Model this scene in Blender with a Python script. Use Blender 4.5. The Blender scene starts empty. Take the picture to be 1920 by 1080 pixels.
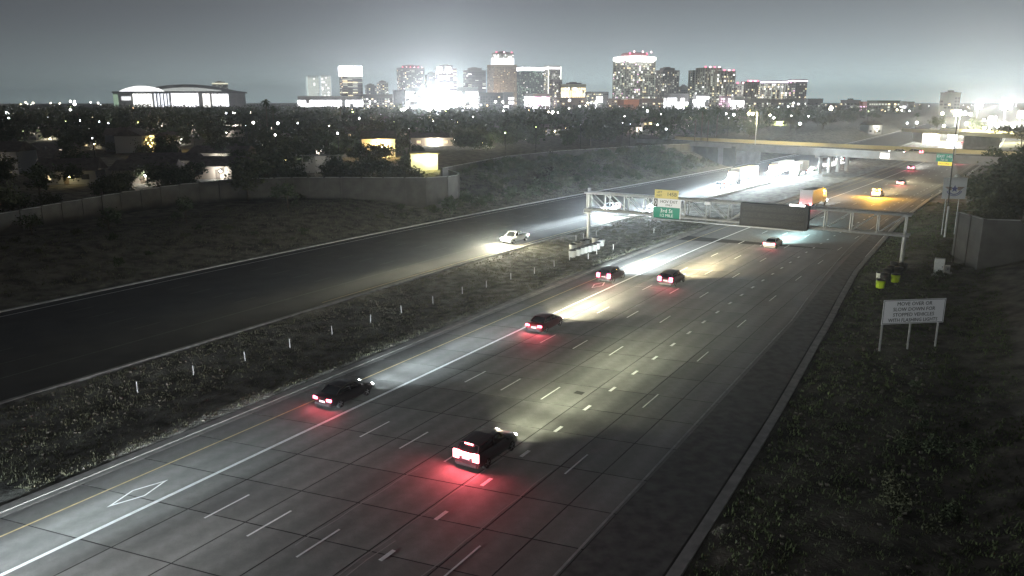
import bpy, bmesh, math, random
from mathutils import Vector, Matrix
R_ = math.radians
random.seed(7)
SC = bpy.context.scene
COL = SC.collection

# ------------------------------------------------------------------ camera, sky, exposure
CAM_H, FOC, PITCH = 21.85, 1450.0, math.atan(350 / 1450.0)
cd = bpy.data.cameras.new('camera'); cam = bpy.data.objects.new('camera', cd); COL.objects.link(cam)
cam.location = (0, 0, CAM_H); cam.rotation_euler = (math.pi / 2 - PITCH, 0, 0)
cd.sensor_width = 36; cd.lens = 36 * FOC / 1920; cd.clip_end = 30000; cd.clip_start = .2
SC.camera = cam
SC.view_settings.view_transform = 'Standard'; SC.view_settings.look = 'None'
SC.view_settings.exposure = 0; SC.view_settings.gamma = 1
SC.view_settings.use_curve_mapping = False
SC.cycles.use_denoising = True
SC.cycles.sample_clamp_indirect = 3.0
SC.cycles.max_bounces = 4; SC.cycles.diffuse_bounces = 2; SC.cycles.glossy_bounces = 2
SC.cycles.volume_bounces = 0; SC.cycles.transparent_max_bounces = 6
SC.cycles.use_light_tree = True

W = bpy.data.worlds.new('World'); SC.world = W; W.use_nodes = True
nt = W.node_tree; N = nt.nodes; K = nt.links
for n in list(N): N.remove(n)
def nd(t, typ, **kw):
    n = t.nodes.new(typ)
    for k, v in kw.items(): setattr(n, k, v)
    return n
def mth(t, op, a, b=None, c=None):
    n = t.nodes.new('ShaderNodeMath'); n.operation = op
    for i, v in enumerate((a, b, c)):
        if v is None: continue
        if isinstance(v, (int, float)): n.inputs[i].default_value = v
        else: t.links.new(v, n.inputs[i])
    return n.outputs[0]
# night sky: city glow low over the horizon, strongest over downtown and the right-hand side
tc = nd(nt, 'ShaderNodeTexCoord'); sep = nd(nt, 'ShaderNodeSeparateXYZ'); K.new(tc.outputs['Generated'], sep.inputs[0])
el = mth(nt, 'MAXIMUM', sep.outputs[2], 0.0)
dp = nd(nt, 'ShaderNodeVectorMath', operation='DOT_PRODUCT'); K.new(tc.outputs['Generated'], dp.inputs[0])
dp.inputs[1].default_value = (math.sin(R_(24)), math.cos(R_(24)), 0)
az = mth(nt, 'POWER', mth(nt, 'MULTIPLY_ADD', dp.outputs['Value'], .5, .5), 6.0)
g1 = mth(nt, 'POWER', 2.718, mth(nt, 'MULTIPLY', el, -10.0))      # wide glow
g2 = mth(nt, 'POWER', 2.718, mth(nt, 'MULTIPLY', el, -38.0))      # tight band on the horizon
def mixc(t, fac, a, b):
    m = t.nodes.new('ShaderNodeMix'); m.data_type = 'RGBA'
    for idx, v in ((0, fac), (6, a), (7, b)):
        if isinstance(v, (int, float)): m.inputs[idx].default_value = v
        elif isinstance(v, tuple): m.inputs[idx].default_value = v
        else: t.links.new(v, m.inputs[idx])
    return m.outputs[2]
def scol(t, col, fac):
    n = t.nodes.new('ShaderNodeVectorMath'); n.operation = 'SCALE'
    n.inputs[0].default_value = col
    if isinstance(fac, (int, float)): n.inputs['Scale'].default_value = fac
    else: t.links.new(fac, n.inputs['Scale'])
    return n.outputs[0]
def addv(t, a, b):
    n = t.nodes.new('ShaderNodeVectorMath'); n.operation = 'ADD'
    t.links.new(a, n.inputs[0]); t.links.new(b, n.inputs[1]); return n.outputs[0]
sky = addv(nt, scol(nt, (.040, .042, .046), 1.0),
           addv(nt, scol(nt, (.49, .56, .63), mth(nt, 'MULTIPLY', g1, mth(nt, 'MULTIPLY_ADD', az, .85, .10))),
                scol(nt, (.95, 1.30, 1.22), mth(nt, 'MULTIPLY', g2, mth(nt, 'MULTIPLY_ADD', az, .9, .12)))))
bg = nd(nt, 'ShaderNodeBackground'); K.new(sky, bg.inputs[0]); bg.inputs[1].default_value = 1.0
wo = nd(nt, 'ShaderNodeOutputWorld'); K.new(bg.outputs[0], wo.inputs[0])

# ------------------------------------------------------------------ geometry helpers
CP, SP = math.cos(PITCH), math.sin(PITCH)
def ray(px, py):
    a = px - 960; b = 540 - py
    return Vector((a, FOC * CP + b * SP, -FOC * SP + b * CP))
def G(px, py, z=0.0):
    d = ray(px, py); t = (z - CAM_H) / d.z
    return Vector((d.x * t, d.y * t, z))
def at(px, py, Y):
    d = ray(px, py); t = Y / d.y
    return Vector((d.x * t, Y, CAM_H + d.z * t))
PH = R_(31.665); SN, CS = math.sin(PH), math.cos(PH)
def curve(s):
    if s < 70: return 0.0
    if s < 180: return .00044 * (s - 70) ** 2
    return 5.324 + 22 * (1 - math.exp(-(s - 180) / 227.0))
def dcurve(s):
    return (curve(s + .5) - curve(s - .5))
def rp(s, l, z=0.0):                     # road coordinates (along, across) to world
    lat = l + curve(s)
    return Vector((s * SN + lat * CS, s * CS - lat * SN, z))
def rdir(s):                             # heading angle (rotation z so that local +Y follows the road)
    return -(PH + math.atan(dcurve(s)))
def inv(X, Y):
    s = X * SN + Y * CS; lat = X * CS - Y * SN
    return s, lat - curve(s)
def interp(t, pts):
    if t <= pts[0][0]: return pts[0][1]
    for (a, u), (b, v) in zip(pts, pts[1:]):
        if t <= b: return u + (v - u) * (t - a) / (b - a)
    return pts[-1][1]
def kerb_r(s):  # right-hand edge of the westbound pavement
    return interp(s, [(-60, -10.2), (32, -10.3), (52, -10.8), (65, -11.4), (82, -12.2), (109, -14.2), (128, -15.0), (163, -17), (200, -18.6), (270, -19), (400, -19)])
def ss(t): t = max(0., min(1., t)); return t * t * (3 - 2 * t)
def tz(s, l):
    if l < -88.6:
        d = -88.6 - l
        lo = 2.8 * ss(d / 20) + 1.5 * ss((d - 30) / 60); hi = 5.2 * ss(d / 24)
        w = ss((s - 118) / 40)
        return lo * (1 - w) + hi * w
    k = kerb_r(s)
    if l > k:
        e = l - k
        if e < 10: return .06 * e
        return .6 + 5.9 * ss((e - 10) / 22)
    if -60.6 < l < -44.4:
        m = 1 - abs((l + 52.5) / 8.1); return -.35 * ss(m * 1.6)
    return 0.0
def TZ(X, Y):
    s, l = inv(X, Y); return tz(s, l)
def onT(px, py, guess=0.0):
    z = guess
    for _ in range(8):
        p = G(px, py, z); z = .5 * z + .5 * TZ(p.x, p.y)
    return G(px, py, z)

def link(name, me, m=None, parent=None):
    o = bpy.data.objects.new(name, me); COL.objects.link(o)
    if m is not None and me is not None and not me.materials:
        me.materials.append(m)
    if parent: o.parent = parent
    return o
def meshof(name, bm, m=None, smooth=False):
    me = bpy.data.meshes.new(name); bm.to_mesh(me); bm.free()
    if smooth:
        for p in me.polygons: p.use_smooth = True
    if m: me.materials.append(m)
    return me
def obj(name, bm, m, parent=None, smooth=False):
    return link(name, meshof(name, bm, m, smooth), None, parent)
def tag(o, label=None, cat=None, group=None, kind=None):
    if label: o['label'] = label
    if cat: o['category'] = cat
    if group: o['group'] = group
    if kind: o['kind'] = kind
    return o
def empty(name, loc, rz=0.0, label=None, cat=None, group=None):
    o = bpy.data.objects.new(name, None); COL.objects.link(o); o.location = loc; o.rotation_euler = (0, 0, rz)
    o.empty_display_size = .5
    return tag(o, label, cat, group)
def NB(): return bmesh.new()
def box(bm, x0, x1, y0, y1, z0, z1, M=None, taper=0):
    v = [bm.verts.new(Vector(p)) for p in ((x0, y0, z0), (x1, y0, z0), (x1, y1, z0), (x0, y1, z0),
         (x0 + taper, y0 + taper, z1), (x1 - taper, y0 + taper, z1), (x1 - taper, y1 - taper, z1), (x0 + taper, y1 - taper, z1))]
    if M is not None:
        for q in v: q.co = M @ q.co
    for f in ((0, 3, 2, 1), (4, 5, 6, 7), (0, 1, 5, 4), (1, 2, 6, 5), (2, 3, 7, 6), (3, 0, 4, 7)):
        bm.faces.new([v[i] for i in f])
    return bm
def tube(bm, a, b, r0, r1=None, n=8, cap=True):
    r1 = r0 if r1 is None else r1
    a = Vector(a); b = Vector(b); d = (b - a).normalized()
    u = d.orthogonal().normalized(); w = d.cross(u)
    A = []; B = []
    for i in range(n):
        t = 2 * math.pi * i / n; q = u * math.cos(t) + w * math.sin(t)
        A.append(bm.verts.new(a + q * r0)); B.append(bm.verts.new(b + q * r1))
    for i in range(n):
        j = (i + 1) % n; bm.faces.new((A[i], A[j], B[j], B[i]))
    if cap:
        bm.faces.new(A[::-1]); bm.faces.new(B)
    return bm
def bar(bm, a, b, w):
    return tube(bm, a, b, w * .7, n=4)
def lathe(bm, prof, n=16, M=None):
    rings = []
    for r, z in prof:
        ring = []
        for i in range(n):
            t = 2 * math.pi * i / n
            p = Vector((r * math.cos(t), r * math.sin(t), z))
            ring.append(bm.verts.new(M @ p if M else p))
        rings.append(ring)
    for A, B in zip(rings, rings[1:]):
        for i in range(n):
            j = (i + 1) % n; bm.faces.new((A[i], A[j], B[j], B[i]))
    bm.faces.new(rings[0][::-1]); bm.faces.new(rings[-1])
    return bm
def quad(bm, *pts):
    return bm.faces.new([bm.verts.new(Vector(p)) for p in pts])
def copy_tree(o, parent=None):
    c = o.copy(); COL.objects.link(c); c.parent = parent
    for ch in list(o.children): copy_tree(ch, c)
    return c

# ------------------------------------------------------------------ materials
def mat(name, col, rough=.8, metal=0., emit=None, estr=0., var=0., scale=1., bump=0., bscale=None, col2=None, sample=True, detail=6, spec=.5):
    m = bpy.data.materials.new(name); m.use_nodes = True; t = m.node_tree
    b = t.nodes['Principled BSDF']
    b.inputs['Base Color'].default_value = (*col, 1); b.inputs['Roughness'].default_value = rough
    b.inputs['Metallic'].default_value = metal; b.inputs['Specular IOR Level'].default_value = spec
    if emit:
        b.inputs['Emission Color'].default_value = (*emit, 1); b.inputs['Emission Strength'].default_value = estr
    if var or bump:
        tcn = t.nodes.new('ShaderNodeTexCoord')
        if var:
            n = t.nodes.new('ShaderNodeTexNoise'); n.inputs['Scale'].default_value = scale; n.inputs['Detail'].default_value = detail
            t.links.new(tcn.outputs['Object'], n.inputs['Vector'])
            r = t.nodes.new('ShaderNodeValToRGB')
            c2 = col2 or tuple(min(1, c * (1 + var)) for c in col); c1 = tuple(c * (1 - var) for c in col)
            r.color_ramp.elements[0].position = .35; r.color_ramp.elements[1].position = .65
            r.color_ramp.elements[0].color = (*c1, 1); r.color_ramp.elements[1].color = (*c2, 1)
            t.links.new(n.outputs['Fac'], r.inputs[0]); t.links.new(r.outputs[0], b.inputs['Base Color'])
        if bump:
            n2 = t.nodes.new('ShaderNodeTexNoise'); n2.inputs['Scale'].default_value = bscale or scale * 4; n2.inputs['Detail'].default_value = 4
            t.links.new(tcn.outputs['Object'], n2.inputs['Vector'])
            bn = t.nodes.new('ShaderNodeBump'); bn.inputs['Distance'].default_value = bump
            t.links.new(n2.outputs['Fac'], bn.inputs['Height']); t.links.new(bn.outputs[0], b.inputs['Normal'])
    if emit and not sample: m.cycles.emission_sampling = 'NONE'
    return m
def glow(name, col, s, sample=False): return mat(name, (.02, .02, .02), .5, emit=col, estr=s, sample=sample)

M = dict(
    conc=mat('pavement_concrete', (.23, .226, .215), .75, var=.12, scale=1.7, bump=.012, bscale=38, detail=10),
    joint=mat('joint_filler', (.035, .034, .032), .95),
    asph=mat('rubber_asphalt', (.040, .040, .043), .78, var=.25, scale=.35, bump=.015, bscale=30, detail=9),
    asph2=mat('shoulder_asphalt', (.095, .093, .09), .85, var=.4, scale=1.3, bump=.015, bscale=30, detail=9),
    white=mat('road_paint_white', (.93, .93, .91), .55, var=.12, scale=2.5),
    yellow=mat('road_paint_yellow', (.75, .60, .32), .6, var=.15, scale=2.5),
    kerb=mat('kerb_concrete', (.42, .41, .39), .85, var=.2, scale=1.4, bump=.01),
    dirt=mat('desert_ground', (.115, .107, .085), .95, var=.55, scale=.55, bump=.12, bscale=3.0, detail=12),
    grass=mat('dry_grass', (.17, .17, .11), .9, var=.4, scale=3),
    bush=mat('shrub_leaf', (.055, .075, .035), .85, var=.4, scale=1.5),
    leaf=mat('tree_leaf', (.06, .08, .04), .85, var=.45, scale=.8),
    leaf2=mat('olive_leaf', (.085, .095, .05), .85, var=.4, scale=.8),
    palm=mat('palm_frond', (.05, .075, .035), .8),
    bark=mat('bark', (.12, .095, .07), .95, var=.3, scale=4),
    wallc=mat('noise_wall_block', (.125, .12, .11), .9, var=.15, scale=.6, bump=.01),
    steel=mat('galvanised_steel', (.55, .56, .57), .45, .35, var=.1, scale=3),
    dark=mat('dark_plastic', (.02, .02, .022), .6),
    black=mat('matt_black', (.05, .05, .052), .8),
    signw=mat('sign_white', (.88, .88, .92), .6),
    signg=mat('sign_green', (.02, .26, .17), .5),
    signy=mat('sign_yellow', (.75, .62, .22), .5),
    signk=mat('sign_black', (.03, .03, .03), .5),
    brown=mat('emblem_brown', (.30, .17, .10), .6),
    blue=mat('emblem_blue', (.16, .17, .42), .6),
    lime=mat('lime_plastic', (.62, .85, .04), .45),
    wplas=mat('white_plastic', (.8, .8, .77), .5),
    post=mat('delineator_white', (.85, .85, .85), .5),
    bridge=mat('bridge_concrete', (.26, .25, .235), .85, var=.15, scale=.4, bump=.01),
    glass=mat('car_glass', (.012, .014, .016), .08, spec=.7),
    tyre=mat('tyre_rubber', (.018, .018, .018), .85),
    rim=mat('alloy_rim', (.45, .45, .46), .35, .8),
    house=mat('stucco', (.42, .38, .32), .9, var=.12, scale=.5),
    roof=mat('shingle_roof', (.13, .11, .10), .9, var=.25, scale=1.2),
    winD=mat('dark_window', (.03, .035, .045), .25),
    hl_lens=glow('headlight_lens', (1, .97, .93), 60), hl_cool=glow('headlight_lens_cool', (.85, .95, 1), 60),
    hl_warm=glow('headlight_lens_warm', (1, .86, .6), 45),
    tail=glow('tail_lamp', (1, .09, .16), 20), brake=glow('brake_lamp', (1, .16, .18), 26),
    amber=glow('amber_lamp', (1, .42, .03), 22), glow_white=glow('white_glow', (1, .95, .9), 6),
)
def paint(c, rough=.3): 
    k = 'paint_%.2f_%.2f_%.2f' % c
    if k not in M:
        m = mat('car_paint', c, rough, .2, spec=.6); m.node_tree.nodes['Principled BSDF'].inputs['Coat Weight'].default_value = .6; M[k] = m
    return M[k]

# lamps: a headlight beam with a shaped beam pattern, and bare point lamps
_beam = {}
def beam_data(kind, power, col, tight, hi=.010, near=1., up=0.):
    key = (kind, power, col, tight, hi, near, up)
    if key in _beam: return _beam[key]
    L = bpy.data.lights.new('headlight_beam', 'SPOT'); L.energy = power; L.color = col
    L.spot_size = R_(110); L.spot_blend = .6; L.shadow_soft_size = .07
    L.use_nodes = True; t = L.node_tree; em = t.nodes['Emission']
    g = t.nodes.new('ShaderNodeTexCoord'); sp = t.nodes.new('ShaderNodeSeparateXYZ'); t.links.new(g.outputs['Normal'], sp.inputs[0])
    nz = mth(t, 'MAXIMUM', mth(t, 'ABSOLUTE', sp.outputs[2]), .02)
    elv = mth(t, 'DIVIDE', sp.outputs[1], nz); azm = mth(t, 'DIVIDE', sp.outputs[0], nz)
    def gs(x, c, w): 
        q = mth(t, 'DIVIDE', mth(t, 'SUBTRACT', x, c), w); return mth(t, 'POWER', 2.718, mth(t, 'MULTIPLY', mth(t, 'MULTIPLY', q, q), -1.0))
    hot = mth(t, 'MULTIPLY', gs(elv, -.032, .022), gs(azm, 0.0, .12 * tight))
    mid = mth(t, 'MULTIPLY', gs(elv, -.070, .045), gs(azm, 0.0, .22 * tight))
    wide = mth(t, 'MULTIPLY', gs(elv, -.10, .18), gs(azm, 0.0, .7))
    cut = mth(t, 'SUBTRACT', 1.0, mth(t, 'MULTIPLY', mth(t, 'GREATER_THAN', elv, .004), .85))
    tot = mth(t, 'ADD', hot, mth(t, 'ADD', mth(t, 'MULTIPLY', mid, .20 * near), mth(t, 'MULTIPLY', wide, .022 * near)))
    up_ = mth(t, 'MULTIPLY_ADD', mth(t, 'GREATER_THAN', elv, -.13), hi * .92, hi * .08)
    tot = mth(t, 'ADD', mth(t, 'MULTIPLY', tot, cut), up_)
    if up:   # lobe added above the cut-off, gives oncoming lamps a halo in the haze
        tot = mth(t, 'ADD', tot, mth(t, 'MULTIPLY', mth(t, 'MULTIPLY', gs(elv, .16, .085), gs(azm, 0., .8)), up))
    t.links.new(tot, em.inputs['Strength'])
    _beam[key] = L; return L
def point(name, loc, power, col, parent=None, r=.12):
    L = bpy.data.lights.new(name, 'POINT'); L.energy = power; L.color = col; L.shadow_soft_size = r
    o = bpy.data.objects.new(name, L); COL.objects.link(o); o.location = loc
    if parent: o.parent = parent
    return o
def spotl(name, loc, target, power, col, size=60, blend=.5, parent=None, r=.2):
    L = bpy.data.lights.new(name, 'SPOT'); L.energy = power; L.color = col; L.spot_size = R_(size); L.spot_blend = blend; L.shadow_soft_size = r
    o = bpy.data.objects.new(name, L); COL.objects.link(o); o.location = loc
    o.rotation_euler = (Vector(target) - Vector(loc)).to_track_quat('-Z', 'Y').to_euler()
    if parent: o.parent = parent
    return o

# ------------------------------------------------------------------ terrain
def build_ground():
    S = [-150, -80, -50, -30, -20, -10] + [i * 4 for i in range(0, 80)] + [330, 345, 360, 380, 400, 430, 460, 500, 560, 640, 740, 900, 1200, 1700, 2500, 4000, 7000, 9500]
    Lr = [-6500, -3500, -2000, -1200, -700, -450, -300, -230, -190, -170, -155, -145, -135, -128, -121, -116, -112, -109, -106, -103, -100, -97, -94, -91, -88.6]
    Lmid = [-88.5, -60.7, -60.5, -58, -56, -54, -52.5, -51, -49, -46.5, -44.45, -44.35]
    bm = NB(); rows = []
    for s in S:
        k = kerb_r(s)
        Rr = [k + e for e in (0, .05, 1, 2.5, 4, 6, 8, 10, 12, 14, 17, 20, 24, 28, 33, 45, 70, 120, 200, 350, 600, 1000, 2000, 4000, 7000)]
        row = []
        for l in Lr + Lmid + Rr:
            z = tz(s, l)
            inroad = (-88.55 < l < -60.6) or (-44.4 < l < k + .02)
            if inroad: z = -.12
            elif -60.6 < l < -44.4 or l > k or l < -88.6:
                far = abs(l + 50) > 400
                if not far: z += random.uniform(-.05, .05) * (1 if abs(l + 52) < 8 else 2.2)
            row.append(bm.verts.new(rp(s, l, z - .02)))
        rows.append(row)
    for A, B in zip(rows, rows[1:]):
        for i in range(len(A) - 1): bm.faces.new((A[i], A[i + 1], B[i + 1], B[i]))
    bmesh.ops.recalc_face_normals(bm, faces=bm.faces)
    for f in bm.faces:
        if f.normal.z < 0: f.normal_flip()
        c = f.calc_center_median(); s_, l_ = inv(c.x, c.y)
        if -60.4 < l_ < -44.5 and -60 < s_ < 700: f.material_index = 1
    g_ = obj('ground', bm, M['dirt'], smooth=True); g_.data.materials.append(mat('median_gravel', (.26, .255, .23), .95, var=.55, scale=.7, bump=.1, bscale=4.0, detail=12))
    return tag(g_, 'bare desert ground with sparse dry grass around the freeway', kind='structure')
build_ground()

def strip(name, l0, l1, s0, s1, z, m, parent=None, step=6, th=None):
    """a band following the road; l0/l1 may be functions of s"""
    f0 = l0 if callable(l0) else (lambda s: l0); f1 = l1 if callable(l1) else (lambda s: l1)
    n = max(1, int((s1 - s0) / step)); bm = NB(); prev = None
    for i in range(n + 1):
        s = s0 + (s1 - s0) * i / n
        a, b = rp(s, f0(s), z), rp(s, f1(s), z)
        if th:
            cur = [bm.verts.new(p) for p in (rp(s, f0(s), z - th), a, b, rp(s, f1(s), z - th))]
        else: cur = [bm.verts.new(a), bm.verts.new(b)]
        if prev:
            for j in range(len(cur) - 1): bm.faces.new((prev[j], prev[j + 1], cur[j + 1], cur[j]))
        elif th: bm.faces.new(cur)
        prev = cur
    if th: bm.faces.new(prev[::-1])
    bmesh.ops.recalc_face_normals(bm, faces=bm.faces)
    if not th:
        for f in bm.faces:
            if f.normal.z < 0: f.normal_flip()
    return obj(name, bm, m, parent)

# ------------------------------------------------------------------ the two carriageways
road_w = strip('road', -43.75, lambda s: kerb_r(s) - .1, -60, 900, -.012, M['joint'])
tag(road_w, 'concrete carriageway carrying traffic away from the camera', kind='structure')
strip('road_surface', -43.75, lambda s: kerb_r(s) - .1, 124, 900, .012, M['conc'], road_w)
road_e = strip('road', -88.0, -60.8, -60, 900, .0, M['asph'])
tag(road_e, 'dark asphalt carriageway carrying oncoming traffic', kind='structure')
# concrete slabs, each one a piece, with recessed joints between
EDG = [-43.75, -41.25, -35.45, -31.65, -27.95, -24.2, -20.4, -17.8, -15.1]
def slab_mesh(w, ln, bev=.035):
    bm = NB(); x = w / 2; y = ln / 2; g = .024; sk = .19
    P_ = [(-x + g, -y + g), (x - g, -y + g), (x - g, y - g), (-x + g, y - g)]
    P2 = [(-x + g, -y + g), (x - g, -y + g), (x - g, y - g), (-x + g, y - g)]
    lo = [bm.verts.new((px, py + sk * px, -.02)) for px, py in P_]
    hi = [bm.verts.new((px * .994, (py * .994) + sk * px, .012)) for px, py in P2]
    bm.faces.new(hi)
    for i in range(4): bm.faces.new((lo[i], lo[(i + 1) % 4], hi[(i + 1) % 4], hi[i])).material_index = 1
    return bm
_sl = {}
rows_s = [4.0]; rnd = random.Random(3)
while rows_s[-1] < 120: rows_s.append(rows_s[-1] + rnd.choice((4.0, 4.6, 4.95, 4.45)))
cnt = 0; rest = NB()
slabmats = [mat('slab_concrete', tuple(c * k for c in (.225, .22, .21)), .72, var=.10, scale=1.7, bump=.012, bscale=38, detail=10) for k in (1., .93, 1.07, .86)]
for sm_ in slabmats + [M['conc']]:
    t = sm_.node_tree; bs = t.nodes['Principled BSDF']; src = bs.inputs['Base Color'].links[0].from_socket
    tcx = t.nodes.new('ShaderNodeTexCoord'); sx_ = t.nodes.new('ShaderNodeSeparateXYZ'); t.links.new(tcx.outputs['Object'], sx_.inputs[0])
    fine = t.nodes.new('ShaderNodeTexNoise'); fine.inputs['Scale'].default_value = 14; fine.inputs['Detail'].default_value = 12; fine.inputs['Roughness'].default_value = .8; t.links.new(tcx.outputs['Object'], fine.inputs['Vector'])
    if sm_ is not M['conc']:
        wv = mth(t, 'COSINE', mth(t, 'MULTIPLY', mth(t, 'ABSOLUTE', sx_.outputs[0]), 3.6)); band = mth(t, 'MULTIPLY_ADD', wv, .11, .88)
    else: band = 0.9
    fac = mth(t, 'MULTIPLY', band, mth(t, 'MULTIPLY_ADD', fine.outputs['Fac'], .9, .55))
    sc_ = t.nodes.new('ShaderNodeVectorMath'); sc_.operation = 'SCALE'; t.links.new(src, sc_.inputs[0]); t.links.new(fac, sc_.inputs['Scale']); t.links.new(sc_.outputs[0], bs.inputs['Base Color'])
for a, b in zip(rows_s, rows_s[1:]):
    for i in range(8):
        l0 = EDG[i]; l1 = EDG[i + 1]; w = l1 - l0
        if cnt < 205:
            key = (round(w, 2), round(b - a, 2), rnd.randrange(4))
            if key not in _sl:
                _sl[key] = meshof('slab', slab_mesh(w, b - a), slabmats[key[2]]); _sl[key].materials.append(M['joint'])
            o = link('slab', _sl[key], None, road_w); p = rp((a + b) / 2 + .19 * ((l0 + l1) / 2 + 40), (l0 + l1) / 2, 0)
            o.location = p; o.rotation_euler = (0, 0, rdir((a + b) / 2)); cnt += 1
        else:
            bm2 = slab_mesh(w, b - a); me = bpy.data.meshes.new('tmp'); 
            Mx = Matrix.Translation(rp((a + b) / 2 + .19 * ((l0 + l1) / 2 + 40), (l0 + l1) / 2, 0)) @ Matrix.Rotation(rdir((a + b) / 2), 4, 'Z')
            bm2.transform(Mx); bm2.to_mesh(me); bm2.free(); rest.from_mesh(me); bpy.data.meshes.remove(me)
o = obj('slab_field', rest, M['conc'], road_w); o['kind'] = 'stuff'; o.data.materials.append(M['joint'])
sh = strip('shoulder', lambda s: interp(s, [(30, -15.08), (80, -15.3), (125, -17.6), (200, -21)]), lambda s: kerb_r(s) - .62, -60, 900, .016, M['asph2'], road_w)
# kerbs and gutters
def kerb(name, l0, l1, label, s0=-60, s1=880, h=.13):
    o = strip(name, l0, l1, s0, s1, h, M['kerb'], th=.3); return tag(o, label, kind='structure')
kerb('kerb', -44.45, -43.75, 'concrete kerb and gutter along the dirt median', h=.06)
kerb('kerb', lambda s: kerb_r(s) - .45, lambda s: kerb_r(s) + .15, 'concrete kerb at the foot of the right-hand embankment')
kerb('kerb', -60.8, -60.45, 'concrete kerb on the far side of the median')
kerb('kerb', -88.45, -88.0, 'concrete kerb under the left-hand embankment')
kerb('gutter_pan', -43.75 + .0, -43.25, 'pale gutter pan beside the median kerb', h=.018)
# paint
ZP = .020
def line(name, l, w, s0, s1, m, parent, step=5, z=ZP):
    f = l if callable(l) else (lambda s: l)
    return strip(name, lambda s: f(s) - w / 2, lambda s: f(s) + w / 2, s0, s1, z, m, parent, step)
line('yellow_edge_line', -41.25, .13, -40, 700, M['yellow'], road_w)
line('carpool_line', -37.65, .26, -40, 700, M['white'], road_w)
line('exit_lane_line', lambda s: interp(s, [(30, -15.3), (80, -15.7), (125, -18.6), (200, -22)]), .13, -40, 400, mat('faded_white_paint', (.42, .42, .41), .7, var=.25, scale=1.5), road_w)
line('shoulder_line', lambda s: kerb_r(s) - .55, .10, 120, 500, M['white'], road_w)
line('inner_edge_line', -66.4, .13, -40, 700, mat('worn_white_paint', (.16, .16, .155), .7, var=.3, scale=1.5), road_e, z=.006)
line('outer_edge_line', -86.2, .13, -40, 700, M['white'], road_e, z=.006)
line('median_edge_line', -61.9, .11, 60, 700, M['yellow'], road_e, z=.006)
M['worn'] = mat('worn_dash_paint', (.13, .13, .125), .7, var=.3, scale=1.5)
def dashes(name, l, s_first, period, ln, w, smax, parent, z=ZP, smin=0, pm=None):
    bm = NB(); box(bm, -w / 2, w / 2, 0, ln, 0, .004); me = meshof(name, bm, pm or M['white'])
    s = s_first
    while s < smax:
        if s > smin:
            o = link(name, me, None, parent); o.location = rp(s, l, z); o.rotation_euler = (0, 0, rdir(s + ln / 2))
        s += period
for l in (-33.85, -30.45, -26.85): dashes('lane_dash', l, 11.1, 12.2, 3.0, .13, 330, road_w)
dashes('lane_dash', -19.7, 1.4, 12.2, 3.1, .11, 300, road_w)
dashes('skip_dash', -23.15, 3.0, 4.45, 1.05, .24, 235, road_w)
for l in (-70.2, -74.1, -78.0, -82.0): dashes('lane_dash', l, 6, 12.2, 3.0, .12, 300, road_e, z=.006, pm=M['worn'])
# carpool diamonds
for s0 in (21.2, 82, 143):
    bm = NB(); n = 4; P_ = [(-.02, 0), (.62, 1.9), (0, 3.8), (-.62, 1.9)]
    for i in range(4):
        a = Vector((*P_[i], 0)); b = Vector((*P_[(i + 1) % 4], 0)); c = Vector((0, 1.9, 0))
        ai = c + (a - c) * .80; bi = c + (b - c) * .80
        quad(bm, a, b, bi, ai)
    bmesh.ops.recalc_face_normals(bm, faces=bm.faces)
    for f in bm.faces:
        if f.normal.z < 0: f.normal_flip()
    o = obj('diamond_marking', bm, M['white'], road_w); o.location = rp(s0, -39.4, ZP); o.rotation_euler = (0, 0, rdir(s0))
# small utility cover on the lane
bm = NB(); box(bm, -.35, .35, -.3, .3, 0, .006); o = obj('inspection_cover', bm, M['joint'], road_w); o.location = rp(50.4, -25, ZP); o.rotation_euler = (0, 0, rdir(50))
# patches of worn longitudinal sealant on the near lanes
sealm = mat('sealant_pale', (.36, .35, .33), .8)
for l, a, b in ((-24.05, 16, 38), (-23.7, 16, 27), (-20.6, 22, 38), (-27.7, 24, 34)):
    line('sealed_crack', lambda s, l=l: l + .05 * math.sin(s * 1.7), .07, a, b, sealm, road_w, step=1, z=.018)

# ------------------------------------------------------------------ vehicles
_cm = {}
def cached(key, fn):
    if key not in _cm: _cm[key] = fn()
    return _cm[key]
def loft(secs):
    """secs: rings of equal point count -> closed skin"""
    bm = NB(); rings = [[bm.verts.new(p) for p in s] for s in secs]
    n = len(rings[0])
    for A, B in zip(rings, rings[1:]):
        for i in range(n): bm.faces.new((A[i], A[(i + 1) % n], B[(i + 1) % n], B[i]))
    bm.faces.new(rings[0][::-1]); bm.faces.new(rings[-1]); bmesh.ops.recalc_face_normals(bm, faces=bm.faces)
    return bm
def ring(y, w, zb, zt, c=.12):
    return [Vector(p) for p in ((-w + c, y, zb), (w - c, y, zb), (w, y, zb + c), (w + .01, y, (zb + zt) / 2), (w - .03, y, zt - c * .8), (w - .14, y, zt), (-w + .14, y, zt), (-w + .03, y, zt - c * .8), (-w - .01, y, (zb + zt) / 2), (-w, y, zb + c))]
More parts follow.
